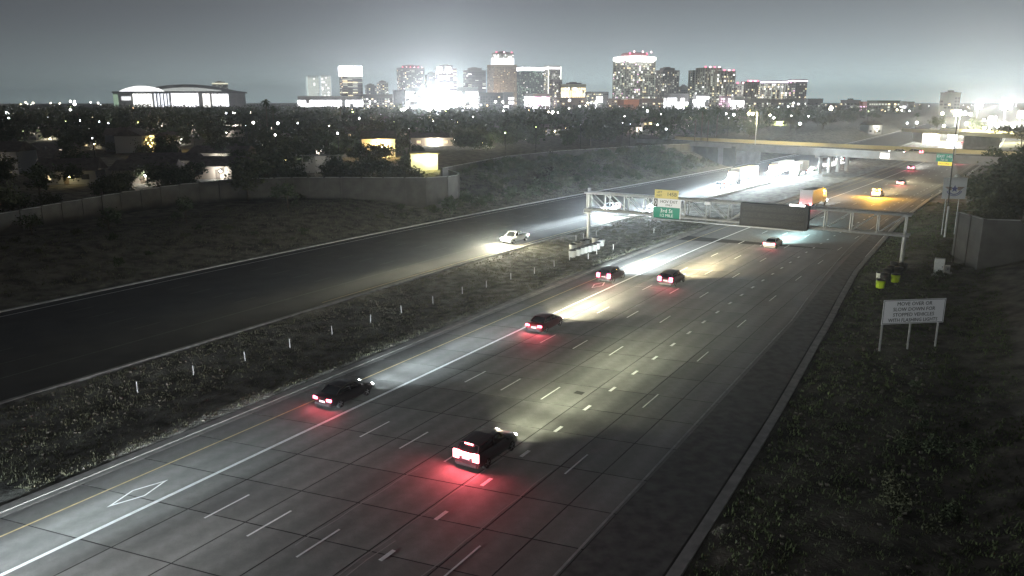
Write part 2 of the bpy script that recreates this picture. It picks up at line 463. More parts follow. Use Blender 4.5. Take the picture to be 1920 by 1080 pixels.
SPEC = {
    'sedan': dict(L=4.75, W=.91, body=[(-2.37, .74, .38, .88), (-2.25, .86, .25, 1.0), (-1.7, .9, .22, 1.04), (-.6, .91, .2, .98), (.8, .91, .2, .95), (1.5, .9, .22, .92), (2.05, .86, .24, .82), (2.32, .76, .3, .68), (2.38, .66, .36, .6)],
                  cab=[(-1.75, .72, 1.0), (-1.05, .62, 1.40), (-.2, .62, 1.46), (.35, .62, 1.42), (1.15, .72, .96)], wy=(-1.42, 1.42), wr=.33, tz=.82, hz=.66),
    'suv': dict(L=4.7, W=.95, body=[(-2.34, .82, .42, 1.05), (-2.26, .92, .3, 1.15), (-1.5, .95, .26, 1.14), (-.5, .95, .26, 1.1), (.9, .95, .26, 1.07), (1.5, .94, .28, 1.05), (2.05, .9, .3, .98), (2.3, .8, .34, .82), (2.36, .7, .4, .7)],
                cab=[(-2.22, .76, 1.12), (-1.95, .69, 1.62), (-.4, .69, 1.72), (.3, .69, 1.68), (1.1, .76, 1.06)], wy=(-1.4, 1.45), wr=.36, tz=1.02, hz=.8),
    'pickup': dict(L=5.6, W=.98, body=[(-2.8, .9, .5, 1.12), (-2.72, .96, .42, 1.18), (-1.5, .98, .4, 1.18), (-.2, .98, .36, 1.16), (1.2, .98, .36, 1.15), (2.0, .97, .36, 1.13), (2.55, .94, .38, 1.08), (2.78, .86, .45, .95), (2.82, .76, .5, .85)],
                   cab=[(-.85, .8, 1.14), (-.7, .72, 1.72), (.1, .72, 1.82), (.7, .72, 1.78), (1.45, .8, 1.12)], wy=(-1.75, 1.75), wr=.4, tz=.98, hz=.92),
}
def car_parts(kind, col, root, hl='hl_lens', tail=True, brake=False, bar_=False, small=False):
    S = SPEC[kind]; pm = paint(col); hy = S['L'] / 2
    b = link('body', cached((kind, 'body', col), lambda: meshof('body', loft([ring(*a) for a in S['body']]), pm, True)), None, root)
    def cabm():
        secs = []
        for y, w, z in S['cab']:
            zb = 1.0 if kind == 'sedan' else 1.08
            zt = max(z, zb + .03)
            w0 = S['W'] - .15
            secs.append([Vector(p) for p in ((-w0, y * 1.02, zb - .12), (w0, y * 1.02, zb - .12), (w, y, zt - .02), (w * .5, y, zt + .02), (-w * .5, y, zt + .02), (-w, y, zt - .02))])
        return meshof('windows', loft(secs), M['glass'], True)
    link('windows', cached((kind, 'cab'), cabm), None, root)
    def roofm():
        c = S['cab'][1:4]; secs = []
        for y, w, z in c:
            secs.append([Vector(p) for p in ((-w - .015, y, z - .06), (w + .015, y, z - .06), (w, y, z + .02), (w * .5, y, z + .05), (-w * .5, y, z + .05), (-w, y, z + .02))])
        bm = loft(secs)
        w0 = S['W'] - .14; c0, c1, c3, c4 = S['cab'][0], S['cab'][1], S['cab'][3], S['cab'][4]
        for sx in (-1, 1):
            bar(bm, (sx * w0, c0[0] * 1.02, c0[2] - .05), (sx * (c1[1] + .01), c1[0], c1[2]), .06)
            bar(bm, (sx * w0, c4[0] * 1.02, c4[2] - .05), (sx * (c3[1] + .01), c3[0], c3[2]), .05)
            ym = S['cab'][2][0]; bar(bm, (sx * (w0 + .01), ym, 1.0), (sx * (S['cab'][2][1] + .01), ym, S['cab'][2][2] - .04), .05)
        return meshof('roof', bm, pm, False)
    link('roof', cached((kind, 'roof', col), roofm), None, root)
    def wheelm():
        bm = NB(); r = S['wr']
        lathe(bm, [(r * .62, -.11), (r * .95, -.11), (r, -.06), (r, .06), (r * .95, .11), (r * .62, .11)], 18, Matrix.Rotation(math.pi / 2, 4, 'Y'))
        return meshof('tyre', bm, M['tyre'], True)
    def rimm():
        bm = NB(); r = S['wr'] * .62
        for k in range(5):
            t = 2 * math.pi * k / 5; box(bm, -.02, .02, -.035, .035, 0, r, Matrix.Translation((.1, 0, 0)) @ Matrix.Rotation(t, 4, 'X'))
        lathe(bm, [(r, -.10), (r, .09), (r * .9, .09), (r * .88, .02), (.02, .02)], 16, Matrix.Rotation(math.pi / 2, 4, 'Y'))
        return meshof('rim', bm, M['rim'], False)
    for wy in S['wy']:
        for sx in (-1, 1):
            wh = link('wheel', cached((kind, 'wheel'), wheelm), None, root); wh.location = (sx * (S['W'] - .1), wy, S['wr'])
            if sx < 0: wh.rotation_euler = (0, 0, math.pi)
            link('rim', cached((kind, 'rim'), rimm), None, wh)
    def mirr():
        bm = NB(); box(bm, -.1, .1, -.06, .06, -.06, .07); return meshof('mirror', bm, pm)
    for sx in (-1, 1):
        mo = link('mirror', cached(('mirror', col), mirr), None, root); mo.location = (sx * (S['W'] + .07), S['cab'][-1][0] - .25, 1.0 if kind == 'sedan' else 1.12)
    def platem(): bm = NB(); box(bm, -.26, .26, -.01, .01, -.075, .075); return meshof('number_plate', bm, M['signw'])
    pl = link('number_plate', cached('plate', platem), None, root); pl.location = (0, -hy - .01, S['tz'] - .18)
    def bumm(): bm = NB(); box(bm, -S['W'] * .8, S['W'] * .8, -.05, .06, -.09, .09); return meshof('bumper', bm, M['dark'])
    for sy in (-1, 1):
        bo = link('bumper', cached((kind, 'bumper'), bumm), None, root); bo.location = (0, sy * (hy - .03), .42 if kind != 'pickup' else .55)
    tall = kind == 'suv'
    for sx in (-1, 1):
        def tlm(): bm = NB(); box(bm, -.22, .20, -.04, .06, -.10 - .20 * tall, .08 + .14 * tall); return meshof('tail_light', bm, M['brake' if brake else 'tail'])
        if tail:
            t_ = link('tail_light', cached((kind, 'tail', brake), tlm), None, root); t_.location = (sx * (S['W'] - .24), -hy + .02, S['tz'])
        q_ = .6 if small else 1.
        def hlm(): bm = NB(); box(bm, -.19 * q_, .17 * q_, -.08, .06 * q_ - .03 * small, -.10 * q_, .10 * q_); return meshof('headlight', bm, M[hl])
        h_ = link('headlight', cached((kind, hl, small), hlm), None, root); h_.location = (sx * (S['W'] - .26), hy - .06, S['hz'])
    if bar_:
        bm = NB(); box(bm, -S['W'] + .42, S['W'] - .42, -.03, .03, -.16, .12); lb = obj('bloom_bar', bm, M['brake'], root); lb.location = (0, -hy - .005, S['tz'] + .08)  # glowing bar added to spread the tail lamps into one bloom
    if brake:
        bm = NB(); box(bm, -.3, .3, -.02, .03, -.03, .03); cb = obj('high_brake_light', bm, M['brake'], root); cb.location = (0, S['cab'][1][0] - .06, S['cab'][1][2] + .02)
def lamps(root, kind, power, col, tight=1., one=False, tailp=0, hi=.010, near=1., up=0.):
    S = SPEC.get(kind) or dict(W=1.2, L=0, hz=1.0); hy = S['L'] / 2
    for sx in ((0,) if one else (-1, 1)):
        L = beam_data('b', power * (2 if one else 1), col, tight, hi, near, up)
        o = bpy.data.objects.new('headlight_beam', L); COL.objects.link(o); o.parent = root
        o.location = (sx * (S['W'] - .26), hy + .05, S['hz']); o.rotation_euler = (math.pi / 2, 0, 0)
    if tailp:
        for sx in (-1, 1):
            point('tail_glow', (sx * (S['W'] - .24), -hy - .1, S['tz']), tailp, (1, .10, .14), root, .08)
WH, CO, WA = (1, .96, .88), (.80, .94, 1), (1, .82, .52)
BP = 150000
def car(s, l, kind, col, label, away=True, hl='hl_lens', hc=WH, power=BP, tight=1., brake=False, bar_=False, tailp=60, one=False, group=None, cat='car', hi=.010, near=1.):
    nm = {'sedan': 'sedan', 'suv': 'suv', 'pickup': 'pickup_truck'}[kind]
    L2 = SPEC[kind]['L'] / 2
    ang = rdir(s) + (0 if away else math.pi)
    r = empty(nm, rp(s + (L2 if away else L2), l, .02), ang, label, cat, group or ('cars driving away from the camera' if away else 'cars driving toward the camera'))
    car_parts(kind, col, r, hl, brake=brake, bar_=bar_, small=away)
    lamps(r, kind, power, hc, tight, one, tailp if away else 0, hi, near, 0. if away else (.5 if s < 130 else .35 if s < 180 else .15))
    if not away:
        for sx in (-1, 1): point('glare_fill', (sx * (SPEC[kind]['W'] - .26), L2 + 1.3, SPEC[kind]['hz'] + .35), 4500, hc, r, .25)  # point lamps added ahead of the bumper to blow out the front
    return r
car(35.2, -25.0, 'suv', (.03, .03, .035), 'dark suv glaring red brake lights, closest vehicle to the camera', brake=True, bar_=True, tailp=230, hc=(.96, 1, .70), power=BP * 1.5, tight=1.4, near=.8)
car(37.6, -39.4, 'sedan', (.015, .015, .018), 'black low sedan with red tail lights in the carpool lane', tailp=50, hl='hl_cool', hc=CO)
car(62, -35.8, 'sedan', (.10, .02, .025), 'dark red sedan with white beams beside the solid carpool line', tailp=110, hc=(1, .93, .66), power=BP * 1.4, near=3.5)
car(85, -39.3, 'suv', (.05, .03, .04), 'dark suv pouring cool white light over the carpool lane', tailp=35, hl='hl_cool', hc=CO, power=BP * 1.8, near=3.5)
car(87, -32.1, 'suv', (.06, .02, .035), 'maroon suv throwing warm yellow beams in the middle lanes', tailp=50, hl='hl_warm', hc=(1, .84, .50), power=BP * 1.6, near=3.)
car(119, -28.6, 'sedan', (.55, .55, .55), 'small pale sedan nearing the sign gantry with cyan beams', tailp=40, hl='hl_cool', hc=(.62, .97, 1), power=BP * 1.6, near=3.)
car(198, -29.5, 'suv', (.35, .35, .35), 'suv flashing amber lights beyond the sign gantry', tailp=50, hl='hl_warm', hc=(1, .75, .38), power=BP * 2.2)
for q in (-.6, .6):
    bm = NB(); box(bm, q - .25, q + .25, -2.2, -1.9, 1.74, 2.0); am = [o for o in bpy.data.objects if o.get('label', '').startswith('suv flashing amber')][0]; obj('beacon', bm, M['amber'], am); point('beacon_light', (q, -2.6, 1.9), 5200, (1, .50, .05), am, .3)
car(231, -30.4, 'sedan', (.3, .3, .3), 'sedan with red tail lights on the bend before the overpass', tailp=200, hl='hl_warm', hc=WA)
car(283, -36.0, 'suv', (.3, .3, .3), 'suv with long white beams passing under the overpass', tailp=200, hc=WH, power=BP * 2)
car(322, -26.0, 'sedan', (.2, .2, .2), 'sedan with red tail lights just beyond the overpass', tailp=200, hc=WA)
for i, (s, l) in enumerate(((440, -28), (462, -36), (500, -31), (540, -26), (556, -39), (600, -33), (640, -28))):
    car(s, l, ('sedan', 'suv')[i % 2], (.2, .2, .2), ['distant car closest behind the overpass on the right side', 'distant car on the carpool side past the overpass', 'distant car in the middle of the red tail light queue', 'distant car on the right edge of the tail light queue', 'distant suv on the left edge of the tail light queue', 'distant car second from the end of the tail light queue', 'farthest car of the red tail light queue'][i], tailp=350, one=True, power=BP, hc=WH, brake=True)
# two cars just below the frame whose beams light the near lanes
car(1.5, -39.3, 'sedan', (.3, .3, .3), 'sedan in the carpool lane below the camera lighting the slabs ahead', hl='hl_cool', hc=CO, power=BP * .9, tight=1.3, tailp=0, hi=.03)
car(1.0, -32.2, 'suv', (.2, .2, .2), 'suv in the second lane below the camera lighting the slabs ahead', hl='hl_lens', hc=(.93, .97, 1), power=BP * .28, tight=1.2, tailp=0, hi=.42)

# oncoming traffic
car(101, -64.0, 'pickup', (.8, .8, .8), 'white pickup with blinding headlights, foremost of the oncoming traffic', away=False, hl='hl_lens', hc=(1, .94, .66), power=BP * .8, cat='pickup')
car(142, -67.8, 'suv', (.8, .8, .82), 'oncoming suv with cool headlights beside the gantry column', away=False, hl='hl_cool', hc=CO, power=BP * 1.5)
car(151, -62.2, 'sedan', (.8, .8, .82), 'oncoming sedan framed inside the truss beside the exit sign', away=False, hl='hl_cool', hc=CO, power=BP * 1.5)
car(196, -66.5, 'suv', (.5, .5, .5), 'oncoming suv partly behind the top of the exit sign', away=False, hl='hl_cool', hc=CO, power=BP * 1.3)
car(219, -70.5, 'suv', (.6, .6, .6), 'oncoming suv on the outer lane right of the exit sign', away=False, hl='hl_cool', hc=CO, power=BP)
car(236, -65.6, 'pickup', (.7, .7, .7), 'oncoming pickup between the two lit trucks', away=False, hc=CO, hl='hl_cool', power=BP * 2, cat='pickup')
car(262, -62.0, 'sedan', (.7, .7, .7), 'oncoming sedan running beside the big white truck', away=False, hc=CO, hl='hl_cool', power=BP * 1.5)
car(312, -64.5, 'sedan', (.5, .5, .5), 'oncoming sedan in the shadow under the overpass', away=False, hc=WH, power=BP * 1.2, one=True)

def truck(s, l, label, semi=True, away=False, hc=CO, power=BP * 2, Lc=14.0, group=None):
    ang = rdir(s) + (0 if away else math.pi)
    r = empty('semi_truck' if semi else 'box_truck', rp(s, l, .02), ang, label, 'truck', group)
    # local +Y forward; front of cab at y = 0
    white = paint((.75, .75, .75)); cabm = M['wplas']
    bm = loft([[Vector((x, y, z)) for x, z in ((-1.15, zb), (1.15, zb), (1.2, zt * .6), (1.1, zt), (-1.1, zt), (-1.2, zt * .6))] for y, zb, zt in ((-3.2, .7, 3.4), (-1.2, .7, 3.3), (-.7, .7, 2.2 if semi else 3.0), (-.1, .7, 1.7), (0, .8, 1.5))])
    obj('cab', bm, white, r)
    bm = NB(); quad(bm, (-1.0, -.72, 1.72 if not semi else 1.8), (1.0, -.72, 1.8), (.95, -1.15, 2.9), (-.95, -1.15, 2.9)); obj('windscreen', bm, M['glass'], r)
    bm = NB(); box(bm, -1.28, 1.28, -3.6 - Lc, -3.5, 1.15, 4.05); obj('trailer_box' if semi else 'cargo_box', bm, M['wplas'], r)
    bm = NB(); box(bm, -.5, .5, -3.4 - Lc, -.3, .7, 1.1); obj('chassis', bm, M['dark'], r)
    bm = NB(); box(bm, -1.15, 1.15, -.05, .12, .35, .8); obj('bumper', bm, M['rim'], r)
    bm = NB(); box(bm, -.7, .7, -.02, .05, .9, 1.4); obj('grille', bm, M['rim'], r)
    ys = [-1.0, -3.0, -4.2, -2.6 - Lc, -3.9 - Lc + .9] if semi else [-1.0, -Lc - 1.6]
    for y in ys:
        for sx in (-1, 1):
            bm = NB(); lathe(bm, [(.3, -.14), (.5, -.14), (.52, 0), (.5, .14), (.3, .14)], 14, Matrix.Translation((sx * 1.05, y, .52)) @ Matrix.Rotation(math.pi / 2, 4, 'Y'))
            obj('wheel', bm, M['tyre'], r)
    for sx in (-1, 1):
        bm = NB(); box(bm, sx * .95 - .28, sx * .95 + .28, .0, .12, .78, 1.22); obj('headlight', bm, M['hl_cool'], r)
        bm = NB(); box(bm, sx * 1.0 - .18, sx * 1.0 + .18, -3.66 - Lc, -3.6 - Lc, 1.0, 1.3); obj('tail_light', bm, M['brake'], r)
        o = bpy.data.objects.new('headlight_beam', beam_data('b', power, hc, 1., .01, 1., 0. if away else .12)); COL.objects.link(o); o.parent = r
        o.location = (sx * .95, .2, 1.0); o.rotation_euler = (math.pi / 2, 0, 0)
        if not away: point('glare_fill', (sx * .95, 2.0, 1.9), 7000, hc, r, .3)  # added lamp floating before the cab, whitens its front
    for k in range(5):
        bm = NB(); box(bm, -.9 + k * .45 - .06, -.9 + k * .45 + .06, -.74, -.66, 3.3 if not semi else 3.42, 3.5); ml = obj('marker_light', bm, M['amber'], r); ml.location = (0, -.5, 0)
    return r
truck(208, -67.4, 'oncoming semi truck with a tall white box trailer, right of the exit sign', power=BP * 2)
truck(237, -66.0, 'oncoming white semi truck, biggest glare before the overpass', power=BP * 3)
t_ = truck(244, -61.5, 'oncoming short box truck alongside the biggest white semi', semi=False, Lc=7.0, power=BP * 2)
bt = truck(179, -36.3 + 0.0, 'white box truck driving away behind the gantry sign board', semi=False, away=True, Lc=7.5, hc=WH, power=BP * 1.5)
for sx in (-1, 1): point('tail_glow', (sx * 1.0, -11.4, 1.1), 90, (1, .06, .08), bt, .1)

# ------------------------------------------------------------------ sign gantry
def textobj(name, s, size, m, parent, loc, rot=(math.pi / 2, 0, 0), ext=.012, sx=1.0):
    c = bpy.data.curves.new(name, 'FONT'); c.body = s; c.size = size; c.extrude = ext; c.align_x = 'CENTER'; c.align_y = 'CENTER'
    c.resolution_u = 2; c.materials.append(m)
    tmp = bpy.data.objects.new(name, c); COL.objects.link(tmp); bpy.context.view_layer.update()
    me = bpy.data.meshes.new_from_object(tmp.evaluated_get(bpy.context.evaluated_depsgraph_get())); bpy.data.objects.remove(tmp)
    if not me.materials: me.materials.append(m)
    o = bpy.data.objects.new(name, me); COL.objects.link(o); o.parent = parent; o.location = loc; o.rotation_euler = rot; o.scale = (sx, 1, 1)
    return o
GL = G(1103, 447, 0); GR = G(1689, 502, .5)
gd = (GR - GL); gd.z = 0; GLEN = gd.length; ga = math.atan2(gd.y, gd.x)
gan = empty('sign_gantry', (GL.x, GL.y, -.2), ga, 'steel truss sign gantry spanning the near carriageway on two columns', 'gantry')
ZT, ZB, DP = 7.75, 5.05, 1.7          # chords (local z is +.2)
def gobj(name, fn, m=M['steel']):
    bm = NB(); fn(bm); return obj(name, bm, m, gan)
gobj('column', lambda b: tube(b, (0, 0, 0), (0, 0, ZT + .7), .30, .26, 14))
gobj('column', lambda b: tube(b, (GLEN, 0, 0), (GLEN, 0, ZB), .28, .26, 14))
gobj('column_collar', lambda b: lathe(b, [(.3, ZB - .6), (.62, ZB - .1), (.62, ZB + .05), (.3, ZB + .1)], 14))
gobj('footing', lambda b: lathe(b, [(.6, 0), (.6, .35), (.5, .4)], 14), M['kerb'])
gobj('footing', lambda b: tube(b, (GLEN, 0, 0), (GLEN, 0, .9), .6, .55, 14), M['kerb'])
for y in (-DP / 2, DP / 2):
    for z in (ZB, ZT):
        gobj('chord', lambda b: tube(b, (-.4, y, z), (GLEN + .6, y, z), .15, n=8))
NP = 14; pitch = GLEN / NP
for i in range(NP + 1):
    x = i * pitch
    for y in (-DP / 2, DP / 2): gobj('strut', lambda b: tube(b, (x, y, ZB), (x, y, ZT), .09, n=6))
    for z in (ZB, ZT): gobj('cross_tie', lambda b: tube(b, (x, -DP / 2, z), (x, DP / 2, z), .05, n=6))
    if i < NP:
        up = i >= NP // 2
        for y in (-DP / 2, DP / 2):
            gobj('brace', lambda b: tube(b, (x, y, ZB if up else ZT), (x + pitch, y, ZT if up else ZB), .085, n=6))
gobj('catwalk', lambda b: box(b, .0, 34, -DP / 2 - 1.0, -DP / 2 - .35, ZB - .42, ZB - .34), M['steel'])
gobj('catwalk_rail', lambda b: [tube(b, (.0, -DP / 2 - 1.0, ZB + .1), (12, -DP / 2 - 1.0, ZB + .1), .03, n=5)] + [tube(b, (k * 2., -DP / 2 - 1.0, ZB - .4), (k * 2., -DP / 2 - 1.0, ZB + .1), .025, n=5) for k in range(7)])
# exit sign: three stacked panels
def gx(px):  # station along the gantry seen at this column of the picture
    best = min((abs((lambda v: 960 + FOC * v[0] / v[1])(( (GL.x + math.cos(ga) * t), (GL.y + math.sin(ga) * t) * CP + (CAM_H - 6.5) * SP)) - px), t) for t in [k * .05 for k in range(int(GLEN / .05) + 40)])
    return best[1]
xs0, xs1 = gx(1231), gx(1280); sw = xs1 - xs0; yF = -DP / 2 - .22
zs = [4.75, 6.45, 7.75, 9.05]
sg = lambda n, z0, z1, m, x0=xs0, x1=xs1, dy=0: gobj(n, lambda b: box(b, x0, x1, yF - .06 - dy, yF, z0, z1), m)
sg('green_panel', zs[0], zs[1] - .02, M['signg']); sg('white_panel', zs[1] + .01, zs[2] - .02, M['signw']); sg('yellow_panel', zs[2] + .01, zs[3], M['signy'], xs0 + .1, xs1 - .3)
sg('diamond_plate', zs[1] + .05, zs[2] - .08, M['signk'], xs0 + .05, xs0 + .62, .03)
def dia(b):
    cx, cz = xs0 + .34, (zs[1] + zs[2]) / 2; P_ = [(0, -.5), (.22, 0), (0, .5), (-.22, 0)]
    for i in range(4):
        a = P_[i]; c = P_[(i + 1) % 4]
        quad(b, (cx + a[0], yF - .095, cz + a[1]), (cx + c[0], yF - .095, cz + c[1]), (cx + c[0] * .6, yF - .095, cz + c[1] * .6), (cx + a[0] * .6, yF - .095, cz + a[1] * .6))
gobj('diamond_symbol', dia, M['signw'])
for x in (xs0 - .08, xs1 + .08): gobj('sign_edge', lambda b: box(b, x - .06, x + .06, yF - .05, yF + .1, zs[0], zs[2]), M['signw'])
mx = (xs0 + xs1) / 2; tyy = yF - .075
textobj('lettering', '3rd St', .82, M['signw'], gan, (mx, tyy, zs[0] + 1.12)); textobj('lettering', '1/2 MILE', .62, M['signw'], gan, (mx, tyy, zs[0] + .42))
textobj('lettering', 'HOV EXIT', .62, M['signk'], gan, (mx + .35, tyy, zs[1] + .82)); textobj('lettering', 'ONLY', .42, M['signk'], gan, (mx + .35, tyy, zs[1] + .32))
textobj('lettering', 'LEFT', .42, M['signk'], gan, (xs0 + .85, tyy, zs[2] + .92)); textobj('lettering', 'EXIT', .42, M['signk'], gan, (xs0 + .85, tyy, zs[2] + .40)); textobj('lettering', '145B', .78, M['signk'], gan, (mx + .75, tyy, zs[2] + .64))
# message board (seen from its front, unlit)
xd0, xd1 = gx(1396), gx(1522)
gobj('message_board', lambda b: box(b, xd0, xd1, -DP / 2 - 1.3, -DP / 2 - .15, 4.85, 8.05), M['black'])
pix = mat('led_cell', (.06, .06, .05), .5)
bm = NB()
for r in range(3):
    for c in range(22):
        x = xd0 + .4 + c * (xd1 - xd0 - .8) / 22; z = 5.25 + r * .92
        for a in range(5):
            for q in range(7):
                if random.random() < .6: box(bm, x + a * .075, x + a * .075 + .05, -DP / 2 - 1.325, -DP / 2 - 1.3, z + q * .095, z + q * .095 + .06)
o = obj('led_matrix', bm, pix, gan); o['kind'] = 'stuff'
# luminaire beside the board
gobj('sign_luminaire', lambda b: box(b, xd1 - 2.6, xd1 - .6, -DP / 2 - 1.2, -DP / 2 - .9, 8.08, 8.30), M['glow_white'])
gobj('sensor_box', lambda b: box(b, gx(1326), gx(1337), yF - .3, yF, ZT - .45, ZT - .02), M['signw'])

# ------------------------------------------------------------------ MOVE OVER sign
p0 = onT(1646, 660); p2 = onT(1755, 650); 
sgn_d = Vector((p2.x - p0.x, p2.y - p0.y, 0)); sa = math.atan2(sgn_d.y, sgn_d.x); SW = sgn_d.length
mo = empty('roadside_sign', (p0.x, p0.y, p0.z), sa, 'white four line move over sign on three posts beside the right kerb', 'sign')
zb_, zt_ = 2.55, 4.75
for t in (0.02, .5, .98):
    bm = NB(); box(bm, SW * t - .06, SW * t + .06, -.06, .06, -.3, zb_ + .5); obj('post', bm, M['steel'], mo)
bm = NB(); box(bm, -.05, SW + .30, -.10, -.065, zb_, zt_); obj('panel', bm, M['signw'], mo)
bm = NB()
for (a, b, c, d) in ((.02, SW + .23, zb_ + .05, zb_ + .09), (.02, SW + .23, zt_ - .09, zt_ - .05), (.02, .06, zb_ + .09, zt_ - .09), (SW + .19, SW + .23, zb_ + .09, zt_ - .09)): box(bm, a, b, -.106, -.101, c, d)
obj('sign_border', bm, M['signk'], mo)
for k, s in enumerate(('MOVE OVER OR', 'SLOW DOWN FOR', 'STOPPED VEHICLES', 'WITH FLASHING LIGHTS')):
    textobj('lettering', s, .46, M['signk'], mo, (SW / 2 + .12, -.112, zt_ - .40 - k * .49), ext=.004, sx=(1.0, 1.0, .98, .92)[k])
# ------------------------------------------------------------------ emblem sign
pb = onT(1778, 440); ea = -.12
em = empty('emblem_sign', pb, ea, 'square white sign with a winged star emblem above the right embankment', 'sign')
tc_ = at(1790, 353, pb.y); hz = tc_.z - pb.z; ex = tc_.x - pb.x; w2 = 42 / FOC * (pb.y * CP + 12 * SP) / 2
for dx in (-w2 * .6, w2 * .5):
    bm = NB(); tube(bm, (ex + dx, .08, -.3), (ex + dx, .08, hz + w2 * .6), .07, n=8); obj('post', bm, M['steel'], em)
bm = NB(); box(bm, ex - w2, ex + w2, -.03, .0, hz - w2 * .95, hz + w2 * .95); obj('panel', bm, M['signw'], em)
bm = NB()
c = Vector((ex, -.045, hz - .1)); pts = []
for k in range(10):
    r = (w2 * .34, w2 * .15)[k % 2]; t = math.pi / 2 + k * math.pi / 5; pts.append(bm.verts.new(c + Vector((r * math.cos(t), 0, r * math.sin(t)))))
bm.faces.new(pts); obj('star', bm, M['blue'], em)
bm = NB()
for sx in (-1, 1):
    for k in range(4):
        box(bm, min(sx * w2 * .25, sx * w2 * (.8 - .1 * k)) + ex, max(sx * w2 * .25, sx * w2 * (.8 - .1 * k)) + ex, -.05, -.035, hz + .12 - k * .14, hz + .22 - k * .14)
obj('wings', bm, M['brown'], em)
bm = NB(); n = 14
for r0, r1 in ((.50, .58), (.64, .70)):
    for k in range(n):
        t0 = math.pi * (1.12 + .76 * k / n); t1 = math.pi * (1.12 + .76 * (k + 1) / n)
        quad(bm, *[(ex + w2 * r * math.cos(t), -.04, hz + w2 * r * math.sin(t)) for r, t in ((r0, t0), (r1, t0), (r1, t1), (r0, t1))])
obj('arc_mark', bm, M['blue'], em)
bm = NB(); lathe(bm, [(.01, -.1), (.35, -.1), (.38, .1), (.2, .33), (.02, .38)], 12, Matrix.Translation((ex + .15, 0, hz + w2 + .1))); obj('cap', bm, M['wplas'], em)
# tall thin pole in front of the emblem
pp = onT(1771, 445); tp_ = at(1797, 205, pp.y + 1)
pole = empty('tall_pole', pp, 0, 'tall thin dark pole standing before the emblem sign', 'pole')
bm = NB(); tube(bm, (0, 0, -.3), (tp_.x - pp.x - .0, 1, tp_.z - pp.z), .12, .07, 8); obj('shaft', bm, M['dark'], pole)
bm = NB(); tube(bm, (0, 0, -.2), (0, 0, 5.0), .16, .15, 8); obj('sleeve', bm, M['steel'], pole)

# ------------------------------------------------------------------ cabinets, barrels, delineators
def cabinet(px, py, w, h, d, label):
    p = onT(px, py); r = empty('electrical_cabinet', p, rdir(100), label, 'cabinet', 'grey cabinets beside the right wall')
    bm = NB(); box(bm, -w / 2 - .25, w / 2 + .25, -d / 2 - .25, d / 2 + .25, -.3, .12); obj('plinth', bm, M['kerb'], r)
    bm = NB(); box(bm, -w / 2, w / 2, -d / 2, d / 2, .12, h); bmesh.ops.bevel(bm, geom=bm.edges[:], offset=.03, segments=1, affect='EDGES'); obj('housing', bm, M['wplas'], r)
    bm = NB(); box(bm, -w / 2 + .08, w / 2 - .08, -d / 2 - .03, -d / 2 - .002, .25, h - .1); dd = obj('door', bm, M['steel'], r)
    bm = NB(); box(bm, w / 2 - .25, w / 2 - .18, -d / 2 - .07, -d / 2 - .03, h * .5, h * .5 + .2); obj('handle', bm, M['dark'], dd)
cabinet(1759, 516, 1.15, 2.15, .7, 'tall pale electrical cabinet on a concrete pad')
cabinet(1775, 512, .6, 1.0, .5, 'small low box right behind the tall pale cabinet')
def barrel_parts(r, m, h=.95, rad=.46):
    bm = NB(); lathe(bm, [(rad * .85, 0), (rad * .9, h * .08), (rad * .96, h * .5), (rad, h * .52), (rad, h * .9)], 18); obj('drum', bm, m, r, True)
    bm = NB(); lathe(bm, [(rad * 1.06, h * .88), (rad * 1.08, h * .93), (rad * .5, h * 1.02), (.05, h * 1.04)], 18); obj('lid', bm, M['dark'], r, True)
_bp = {}
def barrel(p, m, label, group, key, sc=1.):
    if key in _bp:
        r = copy_tree(_bp[key]); 
    else:
        r = empty('crash_barrel', p, 0, label, 'crash barrel', group); barrel_parts(r, m); _bp[key] = r
    r.location = p; r.scale = (sc,) * 3; tag(r, label, 'crash barrel', group); return r
for (px, py), lb in zip(((1650, 540), (1678, 529)), ('bright lime crash barrel just above the corner of the move over sign', 'bright lime crash barrel closer to the cabinets')):
    barrel(onT(px, py), M['lime'], lb, 'crash barrels at the right gantry column', 'lime', 1.15)
for i, (px, py) in enumerate(((1662, 520), (1670, 514), (1684, 516), (1692, 508), (1658, 528), (1676, 506))):
    barrel(onT(px, py), M['black'], 'dark crash barrel in the cluster around the right gantry column', 'dark crash barrels at the right gantry column', 'dark', 1.15)
barrel(onT(1648, 521), M['wplas'], 'lone white crash barrel nearest the right kerb', 'crash barrels at the right gantry column', 'whiteR', .8)
for i, (px, py) in enumerate(((1073, 482), (1082, 479), (1089, 476), (1096, 474), (1104, 472), (1112, 470), (1119, 467), (1074, 470), (1082, 466), (1090, 463), (1099, 461), (1127, 461), (1116, 457))):
    lb = 'white crash barrel with a black lid in the line before the left gantry column'
    if i < 7: lb = '%s white crash barrel from the camera end in the kerb side median line' % 'first second third fourth fifth sixth seventh'.split()[i]
    if i == 11: lb = 'white crash barrel standing apart at the far end of the median line'
    barrel(onT(px, py), M['wplas'], lb, 'white crash barrels in the median', 'white', 1.18)
dm = [(258, 737), (363, 705), (460, 678), (544, 653), (623, 628), (695, 606), (753, 588), (812, 570), (867, 552), (912, 540), (958, 525), (1002, 514), (1039, 501), (1068, 489), (1103, 487), (1119, 478), (1150, 469), (1080, 452), (1094, 448), (1226, 438), (1118, 442)]
bm = NB(); box(bm, -.05, .05, -.02, .02, -.1, .92); box(bm, -.052, .052, -.026, -.021, .7, .85)
dme = meshof('delineator', bm, M['post'])
bm = NB(); box(bm, -.09, .09, -.07, .07, -.05, .06); dbe = meshof('base', bm, M['dark'])
